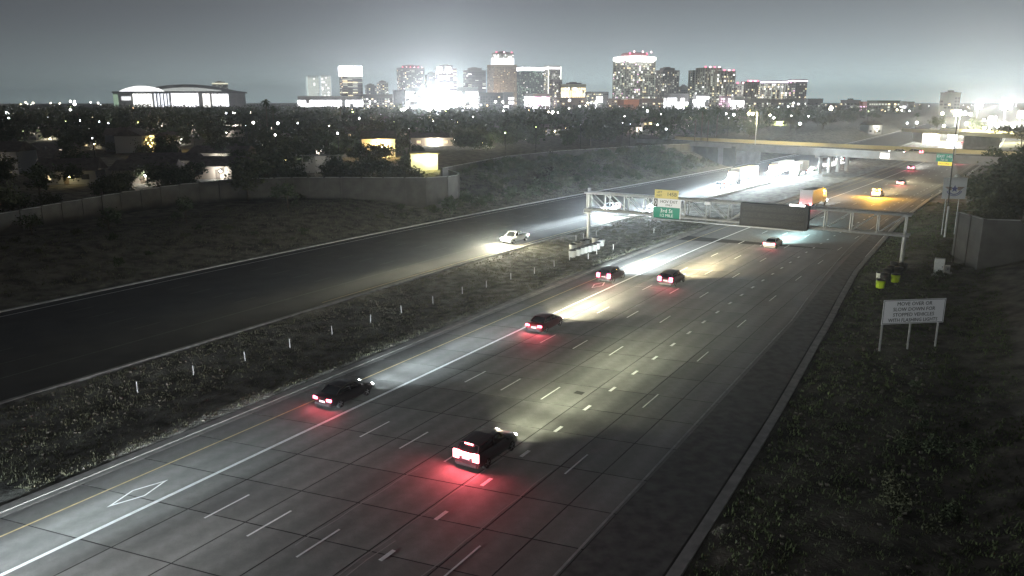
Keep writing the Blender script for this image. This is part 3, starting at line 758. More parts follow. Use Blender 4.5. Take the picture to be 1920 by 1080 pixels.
for i, (px, py) in enumerate(dm):
    p = onT(px, py); r = empty('delineator', p, rdir(50) + random.uniform(-.1, .1), None, None)
    r.rotation_euler = (random.uniform(-.03, .03), random.uniform(-.05, .03), r.rotation_euler.z)
    link('post', dme, None, r); link('base', dbe, None, r)
    NUM = 'first second third fourth fifth sixth seventh eighth ninth tenth eleventh twelfth thirteenth fourteenth'.split()
    if i < 14: lb = '%s slim white delineator from the camera end of the median row' % NUM[i]
    else: lb = 'slim white delineator post among the median crash barrels'
    tag(r, lb, 'delineator', 'white delineator posts in the median')

# ------------------------------------------------------------------ noise walls
def wall(pts, z0f, ztop, label, panel=3.6, th=.3, zt2=None):
    base = pts[0]; r = empty('noise_wall', (base[0], base[1], 0), 0, label, 'wall')
    # walk the polyline
    seg = []; 
    for a, b in zip(pts, pts[1:]):
        a = Vector(a); b = Vector(b); n = max(1, round((b - a).length / panel))
        for k in range(n): seg.append((a + (b - a) * k / n, a + (b - a) * (k + 1) / n))
    for a, b in seg:
        d = (b - a).normalized(); nrm = Vector((-d.y, d.x)); L = (b - a).length
        zb = min(z0f(a), z0f(b)) - .5
        ang = math.atan2(d.y, d.x); zt = ztop(a) if callable(ztop) else ztop
        Mx = Matrix.Translation((a.x - base[0], a.y - base[1], 0)) @ Matrix.Rotation(ang, 4, 'Z')
        bm = NB(); z = zb; 
        while z < zt - .05:      # courses of block, slightly recessed joints
            z1 = min(z + .6, zt); box(bm, .02, L - .02, -th / 2, th / 2, z + .02, z1, Mx); z = z1
        box(bm, .01, L - .01, -th / 2 + .03, th / 2 - .03, zb, zt - .04, Mx)
        obj('panel', bm, M['wallc'], r)
        bm = NB(); box(bm, -.22, .22, -.27, .27, zb, zt + .06, Mx); obj('pier', bm, M['wallc'], r)
    bm = NB()
    for a, b in seg:
        d = (b - a).normalized(); ang = math.atan2(d.y, d.x); zt = ztop(a) if callable(ztop) else ztop
        box(bm, .2, (b - a).length - .2, -.2, .2, zt + .003, zt + .09, Matrix.Translation((a.x - base[0], a.y - base[1], 0)) @ Matrix.Rotation(ang, 4, 'Z'))
    obj('coping', bm, M['kerb'], r)
    return r
zf = lambda p: TZ(p.x, p.y)
def w2(px, py, z): p = G(px, py, z); return (p.x, p.y)
W1 = [(-118, 88), w2(0, 440, 2.9), w2(120, 418, 2.9), w2(230, 400, 2.9), w2(340, 386, 2.9), w2(450, 377, 2.8), w2(550, 374, 2.8), w2(640, 374, 2.7), w2(720, 376, 2.6), w2(800, 377, 2.5), w2(840, 374, 2.5)]
e = Vector(W1[-1]); W1 += [(e.x + 1.8, e.y + 3), (e.x + 1.6, e.y + 8), (e.x - 1, e.y + 16)]
wall(W1, zf, lambda p: interp(p.y, [(100, 5.6), (128, 6.3), (150, 7.1)]) , 'long pale block noise wall above the left embankment ending in a rounded corner')
W2 = [(-16, 178), w2(950, 308, 4.8), w2(1050, 296, 4.9), w2(1200, 285, 5), w2(1300, 280, 5), (76, 266)]
wall(W2, zf, 7.0, 'farther block noise wall running on to the overpass', panel=6)
W3 = [w2(1790, 474, 1.9), w2(1835, 492, 1.9), (71.5, 93.5), (82, 84), (100, 74)]
wall(W3, zf, lambda p: interp(p.x, [(60, 7.4), (66, 6.7), (75, 6.3), (100, 6.0)]), 'tall noise wall on the right behind the pale cabinet')

# ------------------------------------------------------------------ overpass
A = Vector((72.5, 271.0)); B = Vector((127, 200.5)); bd = (B - A).normalized(); bn = Vector((-bd.y, bd.x)); 
if bn.y < 0: bn = -bn
BL = (B - A).length; ba = math.atan2(bd.y, bd.x)
ov = empty('overpass', (A.x, A.y, 0), ba, 'concrete overpass crossing the freeway with pale lit parapets', 'bridge')
BWD = 22.0
def bo(name, m, *a):
    bm = NB(); box(bm, *a); return obj(name, bm, m, ov)
bo('deck', M['bridge'], -40, BL + 45, 0, BWD, 6.35, 6.85)
for k in range(6): bo('girder', M['bridge'], -2, BL + 2, .4 + k * 4.1, 1.1 + k * 4.1, 5.5, 6.35)
lit = mat('parapet_lit_tone', (.62, .55, .36), .8)  # lamp light on the parapets put into a warmer, paler colour
bo('parapet', M['bridge'], -40, BL + 45, -.22, -.002, 6.3, 7.9)
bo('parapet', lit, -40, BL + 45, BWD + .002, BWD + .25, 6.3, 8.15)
bo('sidewalk', M['kerb'], -40, BL + 45, BWD - 2.2, BWD, 6.855, 7.0)
bo('road_deck', M['asph'], -40, BL + 45, .05, BWD - 2.2, 6.852, 6.858)
pc = G(1606, 317, 0); v = Vector((pc.x - A.x, pc.y - A.y)); px_ = v.dot(bd)
for k in range(4):
    bm = NB(); tube(bm, (px_, 3.5 + k * 5.2, -.3), (px_, 3.5 + k * 5.2, 5.0), .62, n=16); obj('pier', bm, M['bridge'], ov)
bo('pier_cap', M['bridge'], px_ - .75, px_ + .75, 1.2, BWD - 1, 4.7, 5.49)
bo('abutment', M['bridge'], -1.5, .5, 0, BWD, -1, 6.34)
bo('abutment', M['bridge'], BL - 2, BL, 0, BWD, -1, 6.34)
def ovx(px): 
    return min((abs(960 + FOC * (A.x + bd.x * t) / ((A.y + bd.y * t) * CP + (CAM_H - 6.5) * SP) - px), t) for t in [k * .1 for k in range(-200, 1500)])[1]
bo('white_notice', M['glow_white'], ovx(1652), ovx(1668), -.4, -.23, 5.9, 7.3)  # the notice glows by itself in place of light falling on it
x0, x1 = ovx(1757), ovx(1787)
bo('green_sign', M['signg'], x0, x1, -.5, -.3, 5.9, 8.0); bo('yellow_sign', mat('lit_yellow_plate', (.8, .7, .1), .5, emit=(1, .75, .05), estr=.6), x0 + .6, x1, -.5, -.3, 4.9, 5.87)  # yellow plate's own glow stands in for light on it
textobj('lettering', 'EXIT 145', 1.0, M['signw'], ov, ((x0 + x1) / 2, -.52, 7.3)); textobj('lettering', '7th St', .8, M['signw'], ov, ((x0 + x1) / 2, -.52, 6.4)); textobj('lettering', 'EXIT ONLY', .62, M['signk'], ov, ((x0 + x1) / 2 + .3, -.52, 5.35))
# a second, brightly lit overpass farther on
A2 = at(1735, 247, 400); B2 = at(1862, 249, 352); d2 = Vector((B2.x - A2.x, B2.y - A2.y)); 
o2 = empty('overpass', (A2.x, A2.y, 0), math.atan2(d2.y, d2.x), 'second overpass far along the freeway, flooded with lamp light', 'bridge')
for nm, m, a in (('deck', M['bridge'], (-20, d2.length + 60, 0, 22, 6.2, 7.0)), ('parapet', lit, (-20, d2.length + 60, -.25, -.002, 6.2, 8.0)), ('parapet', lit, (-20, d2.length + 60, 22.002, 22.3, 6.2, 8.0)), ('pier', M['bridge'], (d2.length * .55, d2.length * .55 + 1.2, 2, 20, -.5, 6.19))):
    bm = NB(); box(bm, *a); obj(nm, bm, m, o2)

# ------------------------------------------------------------------ street lamps
_lampmesh = {}
def street_lamp(px, py_base, py_top, Y, col, power, label, bulb, arm=-1.6, group='street lamps', r=.22, grd=None):
    top = at(px, py_top, Y); 
    bx = top.x; gz = TZ(bx, Y) if grd is None else grd
    o = empty('street_lamp', (bx, Y, gz), 0, label, 'street lamp', group)
    h = top.z - gz
    bm = NB(); tube(bm, (-arm * 1., 0, -.3), (-arm, 0, h + .1), .13, .08, 8); obj('pole', bm, M['steel'], o)
    bm = NB(); tube(bm, (-arm, 0, h + .1), (0, 0, h + .3), .06, n=6); obj('arm', bm, M['steel'], o)
    bm = NB(); box(bm, -.45, .45, -.2, .2, h + .12, h + .32); obj('lamp_head', bm, M['steel'], o)
    bm = NB(); lathe(bm, [(.02, h - r * .9), (r, h - r * .3), (r * 1.1, h + .1)], 10); obj('bulb', bm, bulb, o)
    if power: point('lamp_light', (0, 0, h - r - .1), power, col, o, .15)
    return o
bw = glow('sodium_bulb', (1, .86, .45), 30); bc = glow('led_bulb', (.92, .97, 1), 30); bwh = glow('white_bulb', (1, .95, .85), 30)
street_lamp(1411, 262, 212, 262, (1, .86, .42), 26000, 'warm street lamp at the near end of the overpass', bw, r=.6, grd=6.9)
street_lamp(1790, 262, 212, 214, (1, .9, .6), 9000, 'street lamp on the right end of the overpass', bw, r=.3, grd=6.9)


# ------------------------------------------------------------------ downtown
def bmat(c): 
    k = 'tower_%.2f_%.2f_%.2f' % c
    if k not in M: M[k] = mat('tower_wall', c, .8, var=.12, scale=.03)
    return M[k]
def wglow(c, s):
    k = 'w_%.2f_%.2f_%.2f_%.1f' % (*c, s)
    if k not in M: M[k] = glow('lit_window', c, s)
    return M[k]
YAW = .42
def windows(bm_by, w, d, z0, z1, ph, pw, rnd, probs, fill=.62, hf=.55, faces=('f', 'l', 'r')):
    """window panes set 0.2 m proud of each facade, sorted into sets by how brightly they are lit"""
    nz = max(1, int((z1 - z0) / ph))
    for fc in faces:
        L = w if fc == 'f' else d; n = max(1, int(L / pw)); stp = L / n
        for i in range(n):
            for k in range(nz):
                u = rnd.random(); acc = 0; key = None
                for kk, p in probs:
                    acc += p
                    if u < acc: key = kk; break
                if key is None: continue
                a = -L / 2 + stp * (i + .5 - fill / 2); b = a + stp * fill; c = z0 + ph * (k + .5 - hf / 2); e_ = c + ph * hf
                bm = bm_by.setdefault(key, NB())
                if fc == 'f': box(bm, a, b, -d / 2 - .25, -d / 2 + .05, c, e_)
                elif fc == 'l': box(bm, -w / 2 - .25, -w / 2 + .05, a, b, c, e_)
                else: box(bm, w / 2 - .05, w / 2 + .25, a, b, c, e_)
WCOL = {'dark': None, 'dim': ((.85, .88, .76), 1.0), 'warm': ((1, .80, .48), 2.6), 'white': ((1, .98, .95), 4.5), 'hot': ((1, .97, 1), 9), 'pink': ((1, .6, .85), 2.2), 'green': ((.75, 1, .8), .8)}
tower_n = [0]
def tower(x0, x1, ytop, Y, col, label, probs=(('dark', .55), ('dim', .25), ('warm', .07), ('white', .03)), ph=4.2, pw=5.0, pil=0, pilm=None, crown=None, red=0, cat='tower', asp=.7, gz=3.0, name='office_tower', yaw=YAW, flood=None, hf=.55, fill=.62, roofbox=True, edge=None):
    tower_n[0] += 1; rnd = random.Random(tower_n[0] * 13)
    a = at(x0, 190, Y); b = at(x1, 190, Y); top = at((x0 + x1) / 2, ytop, Y).z; Wd = b.x - a.x
    w = Wd / (math.cos(yaw) + asp * math.sin(yaw)); d = w * asp
    r = empty(name, ((a.x + b.x) / 2, Y + d * .6, gz), yaw, label, cat); h = top - gz
    hb = h * (.93 if roofbox else 1)
    bm = NB(); box(bm, -w / 2, w / 2, -d / 2, d / 2, -2, hb); obj('wall', bm, bmat(col), r)
    bm = NB(); box(bm, -w / 2 - .5, w / 2 + .5, -d / 2 - .5, d / 2 + .5, hb + .002, hb + 1.4); obj('cornice', bm, bmat(tuple(c * 1.15 for c in col)), r)
    if roofbox:
        bm = NB(); box(bm, -w * .3, w * .33, -d * .3, d * .3, hb + 1.4, h); box(bm, -w * .15, w * .1, -d * .2, d * .2, h, h + 2); obj('roof_plant', bm, bmat((.16, .15, .15)), r)
    by = {}; windows(by, w, d, 4, hb - 2, ph, pw, rnd, probs, fill, hf)
    for k, bmw in by.items():
        m = M['winD'] if k == 'dark' else wglow(*WCOL[k])
        o = obj('windows_' + k if k in ('dark', 'dim', 'warm') else 'lit_windows', bmw, m, r); o['kind'] = 'stuff'
    if pil:
        for i in range(pil + 1):
            x = -w / 2 + w * i / pil
            bm = NB(); box(bm, x - .8, x + .8, -d / 2 - 1.2, -d / 2 - .26, 0, hb + .5); obj('pilaster', bm, pilm or bmat((.6, .6, .58)), r)
        np_ = max(1, int(pil * asp))
        for i in range(1, np_ + 1):
            y = -d / 2 + d * i / np_
            bm = NB(); box(bm, -w / 2 - 1.2, -w / 2 - .26, y - .8, y + .8, 0, hb + .5); obj('pilaster', bm, pilm or bmat((.6, .6, .58)), r)
    if crown:
        c, s, z0f, z1f, ins = crown
        bm = NB(); box(bm, -w / 2 * ins - .9, w / 2 * ins + .9, -d / 2 * ins - .9, d / 2 * ins + .9, h * z0f, h * z1f); obj('lit_crown', bm, wglow(c, s), r)
    if edge:
        for sx in (-1, 1):
            bm = NB(); box(bm, sx * w / 2 - .7, sx * w / 2 + .7, -d / 2 - 1.4, -d / 2 - .3, 2, hb); obj('light_strip', bm, wglow(*edge), r)
    for i in range(red):
        x = -w * .42 + w * .84 * i / max(1, red - 1)
        bm = NB(); box(bm, x - 1.3, x + 1.3, -d * .4 - 1, -d * .4 + 1, hb + 1.5, hb + 4); obj('warning_light', bm, wglow(((1, .12, .2), (1, .5, .6))[i % 2], (6, 9)[i % 2]), r)
    if flood:
        c, p = flood
        bm = NB(); box(bm, -1, 1, -1, 1, 0, 2); fl = obj('floodlight', bm, wglow(c, 3), r); fl.location = (-w * .9, -d * .5 - 55, 0)  # unseen floodlight added in front to brighten the facade
        L = spotl('flood_fill', (-w * .9, -d * .5 - 55, 3), (0, 0, h * .55), p, c, 110, .4, r)
        v = Vector((0, 0, h * .5)) - Vector((-w * .9, -d * .5 - 55, 3)); L.rotation_euler = v.to_track_quat('-Z', 'Y').to_euler()
    return r, w, d, h
std = (('dark', .5), ('dim', .26), ('warm', .08), ('white', .03))
dk = (('dark', .72), ('dim', .16), ('warm', .04), ('white', .03))
brt = (('dark', .30), ('dim', .34), ('warm', .14), ('white', .12))
tower(574, 598, 143, 2300, (.5, .52, .5), 'left half of the pale striped tower pair beside the low bright hall', probs=(('dim', .85), ('white', .1)), pil=6, pilm=wglow((.85, 1, .95), .75), roofbox=False)  # glowing pilasters stand in for light on the pale stripes
tower(600, 621, 142, 2330, (.5, .52, .5), 'right half of the pale striped tower pair beside the low bright hall', probs=(('dim', .85), ('white', .15)), pil=5, pilm=wglow((.9, 1, 1), .8), roofbox=False)  # pilaster glow replaces light on the stripes here too
tower(634, 679, 123, 2350, (.20, .18, .16), 'banded office tower topped by a dazzling white crown', probs=(('dark', .4), ('dim', .35), ('warm', .12)), pw=12, fill=.95, crown=((.97, .96, 1), 14, .76, .99, 1.0), hf=.5)
tower(683, 706, 158, 2200, (.14, .14, .15), 'low dark tower right of the white crowned tower', probs=dk)
tower(706, 728, 152, 2260, (.3, .3, .31), 'grey slab with a bright white sign on its shoulder', probs=std, crown=((1, 1, 1), 7, .66, .8, .5))
tower(735, 762, 170, 1900, (.08, .08, .085), 'squat black block before the round office tower', probs=(('dark', .3),), roofbox=False)
tower(742, 796, 122, 2450, (.15, .14, .16), 'broad dark tower dotted with rooftop lights', probs=dk, red=6)
tower(797, 822, 136, 2500, (.17, .17, .19), 'dim narrow tower between two taller ones', probs=dk)
tower(815, 856, 122, 2280, (.25, .24, .26), 'tower with two glaring white lamps on its roofline', probs=brt, pw=9, fill=.9)
for xx in (824, 841):
    p = at(xx, 131, 2240); o = empty('rooftop_sign', (p.x, p.y, p.z), 0, 'glaring round white rooftop lamp, %s of the pair' % ('left' if xx == 824 else 'right'), 'lamp', 'paired white rooftop lamps')
    bm = NB(); lathe(bm, [(2, -8), (7, -7), (8.5, 0), (7, 7), (2, 8)], 12); obj('globe', bm, wglow((1, .95, 1), 14), o)
    bm = NB(); tube(bm, (0, 0, -14), (0, 0, -7), 1, n=6); obj('bracket', bm, M['dark'], o)
tower(868, 911, 127, 2300, (.17, .16, .17), 'dark wide tower with broken white light bands', probs=(('dark', .6), ('dim', .2), ('white', .05)), pw=11, fill=.92)
tower(913, 969, 122, 2150, (.42, .33, .24), 'beige hotel tower glowing warm under its panels', probs=(('dark', .45), ('dim', .1), ('warm', .02)), pw=4, ph=4, fill=.4, hf=.45, flood=((1, .84, .62), 420000), roofbox=False)
tower(922, 963, 97, 2190, (.4, .36, .33), 'white lit upper block rising above the beige hotel', probs=(('dim', .4), ('white', .4)), gz=100, flood=None, crown=((1, .97, 1), 2.6, .3, .68, 1.0), red=3, asp=.5)
tower(968, 1020, 125, 2250, (.14, .19, .18), 'green glass tower under a long white light strip', probs=(('dark', .6), ('green', .18), ('white', .03)), crown=((1, .94, 1), 10, .91, .985, 1.0), roofbox=False)
tower(1020, 1051, 124, 2230, (.5, .5, .46), 'slim tower outlined by bright vertical edges', probs=std, edge=((1, 1, .88), 3.2), crown=((1, .95, .97), 2.5, .93, .98, 1.0), roofbox=False)
tower(1030, 1054, 150, 2050, (.3, .28, .29), 'plain grey block in front of the slim outlined tower', probs=dk, roofbox=False)
tower(1053, 1099, 155, 2020, (.6, .58, .42), 'yellow lit apartment block with vertical fins', probs=(('warm', .75), ('white', .2)), pw=5, ph=7, hf=.85, fill=.7)
tower(1098, 1142, 173, 1950, (.18, .18, .17), 'low dark building between yellow block and round tower', probs=std, roofbox=False)
# the round tower
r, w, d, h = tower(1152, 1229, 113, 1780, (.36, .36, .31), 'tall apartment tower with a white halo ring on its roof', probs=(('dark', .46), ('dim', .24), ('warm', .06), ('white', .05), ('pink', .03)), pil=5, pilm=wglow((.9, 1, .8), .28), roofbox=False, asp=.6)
bm = NB(); lathe(bm, [(w * .52, h - 3), (w * .60, h + 1), (w * .60, h + 7), (w * .4, h + 9)], 20); ob = obj('halo_ring', bm, wglow((1, .98, .95), 7), r)
bm = NB(); lathe(bm, [(w * .38, h + 9), (w * .38, h + 15), (w * .3, h + 17)], 16); obj('penthouse', bm, bmat((.18, .08, .09)), r)
for k in range(6):
    bm = NB(); tube(bm, (-w * .35 + k * w * .14, -w * .3, h + 13 + (k % 2) * 4), (-w * .35 + k * w * .14, -w * .3, h + 16 + (k % 2) * 4), 1.4, n=6); obj('warning_light', bm, wglow(((1, .1, .2), (1, .6, .65))[k % 2], 8), r)
tower(1229, 1273, 127, 1820, (.2, .19, .18), 'dark ribbed tower behind the halo tower', probs=(('dark', .6), ('dim', .22), ('warm', .05), ('white', .04)), pil=7, pilm=bmat((.26, .25, .23)), roofbox=True)
tower(1160, 1200, 188, 1500, (.35, .16, .08), 'orange brick low block at the foot of the halo tower', probs=(('dark', .2),), roofbox=False, flood=((1, .6, .3), 120000))
tower(1273, 1290, 160, 1900, (.2, .2, .17), 'small block with a stepped top between two dark towers', probs=dk)
tower(1291, 1310, 133, 1750, (.19, .22, .19), 'narrow greenish tower on the left of the red edged pair', probs=dk, pil=3, pilm=bmat((.3, .33, .29)), roofbox=False)
tower(1307, 1352, 128, 1700, (.27, .29, .23), 'broad balcony tower with red lamps along its roof', probs=(('dark', .48), ('dim', .3), ('warm', .05), ('white', .03)), pil=6, pilm=bmat((.42, .44, .36)), red=4, roofbox=False)
tower(1346, 1377, 134, 1690, (.27, .27, .22), 'second balcony tower joined to the red edged one', probs=(('dark', .42), ('dim', .3), ('warm', .12), ('white', .05)), pil=4, pilm=bmat((.40, .40, .33)), red=3, roofbox=False)
tower(1376, 1394, 158, 1650, (.5, .48, .46), 'pale slim block flooded with white light at its base', probs=brt, flood=((1, .95, .92), 160000), roofbox=False, red=2)
tower(1392, 1423, 154, 1780, (.17, .13, .14), 'dark red brick tower with red roof lamps', probs=dk, red=5, pil=6, pilm=bmat((.22, .17, .17)), roofbox=False)
tower(1422, 1432, 160, 1750, (.3, .3, .26), 'narrow tower with warm lit floors', probs=(('warm', .5), ('dim', .3)), roofbox=False)
tower(1431, 1482, 152, 1650, (.42, .42, .38), 'white columned apartment block under a purple roof strip', probs=(('dark', .35), ('dim', .3), ('warm', .12), ('white', .07)), pil=4, pilm=wglow((.95, 1, .9), .5), crown=((.85, .7, 1), 5, .95, .99, 1.0), roofbox=False)  # columns glow in place of light falling on them
tower(1480, 1514, 150, 1640, (.15, .12, .13), 'dark block under a pink lit roof edge', probs=(('dark', .6), ('warm', .06), ('pink', .04), ('dim', .12)), crown=((1, .75, .85), 5, .95, .99, .95), roofbox=False)
tower(1771, 1804, 172, 1100, (.2, .22, .19), 'lone dark tower on the right horizon', probs=(('dark', .5), ('warm', .02)), roofbox=True, yaw=.3)
tower(1640, 1692, 190, 1200, (.15, .17, .13), 'long flat dark green block on the right horizon', probs=dk, roofbox=False, yaw=.2)
tower(1584, 1616, 187, 1250, (.2, .2, .2), 'grey stepped block with a roof lamp on the right horizon', probs=dk, yaw=.2)
tower(1616, 1632, 192, 1240, (.35, .15, .12), 'small red lit building right of the grey stepped block', probs=(('pink', .5),), yaw=.2, roofbox=False)
tower(1703, 1716, 192, 1230, (.16, .16, .16), 'small dark cube between two white lit sheds', probs=dk, yaw=.2, roofbox=False)
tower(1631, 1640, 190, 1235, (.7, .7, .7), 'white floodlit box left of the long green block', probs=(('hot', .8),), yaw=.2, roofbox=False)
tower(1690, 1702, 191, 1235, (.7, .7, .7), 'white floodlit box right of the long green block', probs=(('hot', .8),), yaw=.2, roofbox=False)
tower(395, 427, 153, 2650, (.22, .22, .2), 'dark office block rising behind the stadium roof', probs=dk, crown=((1, .95, .7), 1.2, .9, .95, 1.0))
# mid-height bright blocks
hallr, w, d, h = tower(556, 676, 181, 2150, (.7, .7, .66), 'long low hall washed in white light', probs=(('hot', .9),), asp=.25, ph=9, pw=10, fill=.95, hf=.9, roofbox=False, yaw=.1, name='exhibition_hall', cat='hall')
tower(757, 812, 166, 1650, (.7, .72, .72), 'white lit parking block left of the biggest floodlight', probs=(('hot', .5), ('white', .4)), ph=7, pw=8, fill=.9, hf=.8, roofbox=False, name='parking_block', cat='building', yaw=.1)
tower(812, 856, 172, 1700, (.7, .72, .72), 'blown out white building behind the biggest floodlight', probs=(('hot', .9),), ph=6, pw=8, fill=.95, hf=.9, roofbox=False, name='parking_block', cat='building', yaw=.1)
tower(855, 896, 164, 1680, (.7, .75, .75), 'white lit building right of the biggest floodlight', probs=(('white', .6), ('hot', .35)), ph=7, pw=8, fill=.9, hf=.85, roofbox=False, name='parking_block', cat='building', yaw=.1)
tower(896, 962, 175, 1600, (.13, .12, .12), 'low dark block with scattered window lights under the hotel', probs=(('dark', .6), ('warm', .05), ('white', .04)), roofbox=False, yaw=.1)
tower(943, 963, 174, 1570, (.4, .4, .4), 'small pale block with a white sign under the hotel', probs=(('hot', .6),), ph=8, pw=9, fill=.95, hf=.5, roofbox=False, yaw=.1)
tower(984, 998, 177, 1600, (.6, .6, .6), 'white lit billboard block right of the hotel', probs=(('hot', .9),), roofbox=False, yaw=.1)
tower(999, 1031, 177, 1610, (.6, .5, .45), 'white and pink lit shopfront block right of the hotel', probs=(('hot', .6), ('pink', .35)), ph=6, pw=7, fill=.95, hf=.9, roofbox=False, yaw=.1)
tower(1040, 1100, 184, 1560, (.22, .17, .13), 'long dim brown block with orange windows', probs=(('dark', .4), ('warm', .12)), roofbox=False, yaw=.1)
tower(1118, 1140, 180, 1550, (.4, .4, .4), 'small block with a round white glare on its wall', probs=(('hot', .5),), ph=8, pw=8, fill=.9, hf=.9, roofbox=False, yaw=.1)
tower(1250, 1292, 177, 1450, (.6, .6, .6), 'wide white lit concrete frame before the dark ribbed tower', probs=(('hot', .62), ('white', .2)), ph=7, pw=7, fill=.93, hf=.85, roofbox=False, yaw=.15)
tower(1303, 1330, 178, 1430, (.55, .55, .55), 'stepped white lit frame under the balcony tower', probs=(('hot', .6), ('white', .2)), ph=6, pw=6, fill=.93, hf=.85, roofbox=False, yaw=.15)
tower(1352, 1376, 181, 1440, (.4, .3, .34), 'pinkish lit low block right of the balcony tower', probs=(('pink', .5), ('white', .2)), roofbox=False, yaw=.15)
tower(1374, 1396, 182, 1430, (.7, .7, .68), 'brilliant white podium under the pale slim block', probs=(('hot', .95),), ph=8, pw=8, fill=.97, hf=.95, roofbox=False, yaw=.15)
for i, (x0, x1, yt, lab) in enumerate(((1395, 1440, 186, 'low grey block behind the sodium lamp'), (1440, 1512, 187, 'low brown block below the purple roofed apartments'), (1512, 1545, 186, 'low block with a white roof strip at the end of downtown'), (676, 735, 178, 'low dim row with small white lights left of the black block'), (1200, 1250, 186, 'low dim block between orange brick and white frame'), (1140, 1162, 186, 'low tan block left of the halo tower'))):
    tower(x0, x1, yt, 1480 + i * 9, (.2, .18, .17), lab, probs=(('dark', .45), ('warm', .08), ('white', .06), ('dim', .2)), roofbox=False, yaw=.12)

# the stadium
SY = 2400
sa_, sb_ = at(212, 176, SY), at(430, 176, SY); SWd = sb_.x - sa_.x; cx = (sa_.x + sb_.x) / 2
st = empty('stadium', (cx, SY + 60, 3), 0, 'huge stadium with a dark arched roof and lit white arched end', 'stadium')
zr = at(300, 174, SY).z - 3; zt = at(300, 157, SY).z - 3
bm = NB(); box(bm, -SWd / 2, SWd / 2 - 6, -60, 100, -2, zr - .5); obj('wall', bm, bmat((.3, .3, .29)), st)
bm = NB(); box(bm, -SWd / 2 - 2, SWd / 2, -63, 102, zr - .49, zr + 4); obj('eaves', bm, bmat((.12, .12, .12)), st)
bm = NB(); n = 20; prev = None
xa, xb = -SWd * .30, SWd * .49
for i in range(n + 1):
    t = i / n; x = xa + (xb - xa) * t; z = zr + 4 + (zt - zr - 4) * (math.sin(math.pi * min(1, max(0, .12 + t * .88))) ** .75)
    cur = [bm.verts.new((x, -45, zr + 4)), bm.verts.new((x, -20, zr + 4 + (z - zr - 4) * .6)), bm.verts.new((x, 20, z)), bm.verts.new((x, 100, zr + 4))]
    if prev:
        for j in range(3): bm.faces.new((prev[j], prev[j + 1], cur[j + 1], cur[j]))
    prev = cur
obj('roof', bm, bmat((.10, .11, .11)), st)
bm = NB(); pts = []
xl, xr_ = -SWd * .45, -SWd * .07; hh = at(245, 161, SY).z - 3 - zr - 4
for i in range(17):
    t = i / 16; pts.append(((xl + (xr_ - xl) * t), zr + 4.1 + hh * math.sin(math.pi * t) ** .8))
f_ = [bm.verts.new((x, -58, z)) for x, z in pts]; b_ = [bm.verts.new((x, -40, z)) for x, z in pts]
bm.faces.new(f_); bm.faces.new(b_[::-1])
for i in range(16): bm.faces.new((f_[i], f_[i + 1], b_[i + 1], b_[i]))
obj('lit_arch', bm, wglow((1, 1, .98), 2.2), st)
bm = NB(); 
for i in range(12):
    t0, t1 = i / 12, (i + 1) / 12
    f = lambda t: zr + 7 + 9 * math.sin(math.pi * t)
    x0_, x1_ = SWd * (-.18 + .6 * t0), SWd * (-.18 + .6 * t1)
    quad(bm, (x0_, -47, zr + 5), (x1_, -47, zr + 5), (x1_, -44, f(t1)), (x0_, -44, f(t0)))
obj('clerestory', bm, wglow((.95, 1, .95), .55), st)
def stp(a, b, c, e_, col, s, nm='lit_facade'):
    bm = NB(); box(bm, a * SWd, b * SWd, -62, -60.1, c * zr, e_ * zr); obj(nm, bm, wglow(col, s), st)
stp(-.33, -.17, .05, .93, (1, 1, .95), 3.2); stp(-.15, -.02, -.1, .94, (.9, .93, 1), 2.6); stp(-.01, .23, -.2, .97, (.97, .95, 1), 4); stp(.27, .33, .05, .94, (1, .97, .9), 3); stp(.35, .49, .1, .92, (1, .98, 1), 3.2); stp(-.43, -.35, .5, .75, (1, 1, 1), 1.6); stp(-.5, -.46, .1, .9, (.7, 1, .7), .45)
for k in range(26):
    bm = NB(); box(bm, (-.34 + .032 * k) * SWd, (-.34 + .032 * k) * SWd + .9, -63.2, -62.1, 0, zr); obj('mullion', bm, bmat((.2, .2, .2)), st)
for k in range(5):
    bm = NB(); box(bm, (-.13 + .03 * k) * SWd, (-.12 + .03 * k) * SWd, -63.5, -62.1, 0, zr); obj('buttress', bm, bmat((.2, .2, .2)), st)

# big floodlight masts
def floodmast(px, py, Y, rpx, col, strg, label, power=0, n=9, group='floodlight masts'):
    p = at(px, py, Y); gz = 3.5; o = empty('floodlight_mast', (p.x, Y, gz), 0, label, 'floodlight', group); h = p.z - gz; rr = rpx * Y / FOC
    bm = NB(); tube(bm, (0, .8, -.3), (0, .8, h), .4 * max(.5, rr / 8), n=8); obj('mast', bm, M['steel'], o)
    bm = NB(); [box(bm, -rr * .9, rr * .9, .1, .4, h + q * rr - .12, h + q * rr + .12) for q in (-.55, 0, .55)]; obj('frame', bm, M['steel'], o)
    k = 0
    for i in range(3):
        for j in range(3):
            c = (-rr * .66 + rr * .66 * i, 0, h - rr * .55 + rr * .55 * j)
            bm = NB(); lathe(bm, [(rr * .24, -.2), (rr * .27, .2), (rr * .18, .5)], 10, Matrix.Translation((c[0], -.3, c[2])) @ Matrix.Rotation(math.pi / 2, 4, 'X')); obj('floodlight', bm, wglow(col, strg), o)
    if power: point('lamp_light', (0, -3, h), power, col, o, 1.0)
    return o
floodmast(820, 187, 1000, 24, (.93, 1, 1), 40, 'enormous blown out floodlight cluster in front of downtown', 2.8e6)
floodmast(800, 192, 1010, 9, (.93, 1, 1), 30, 'smaller floodlight on the left flank of the enormous one')
floodmast(843, 193, 1010, 9, (.93, 1, 1), 30, 'smaller floodlight on the right flank of the enormous one')
floodmast(1124, 187, 1300, 6, (1, .98, .95), 20, 'single round floodlight left of the halo tower', 1.5e5)
floodmast(1785, 257, 420, 9, (.95, 1, 1), 30, 'glaring light bank under the second overpass', 1.2e5)
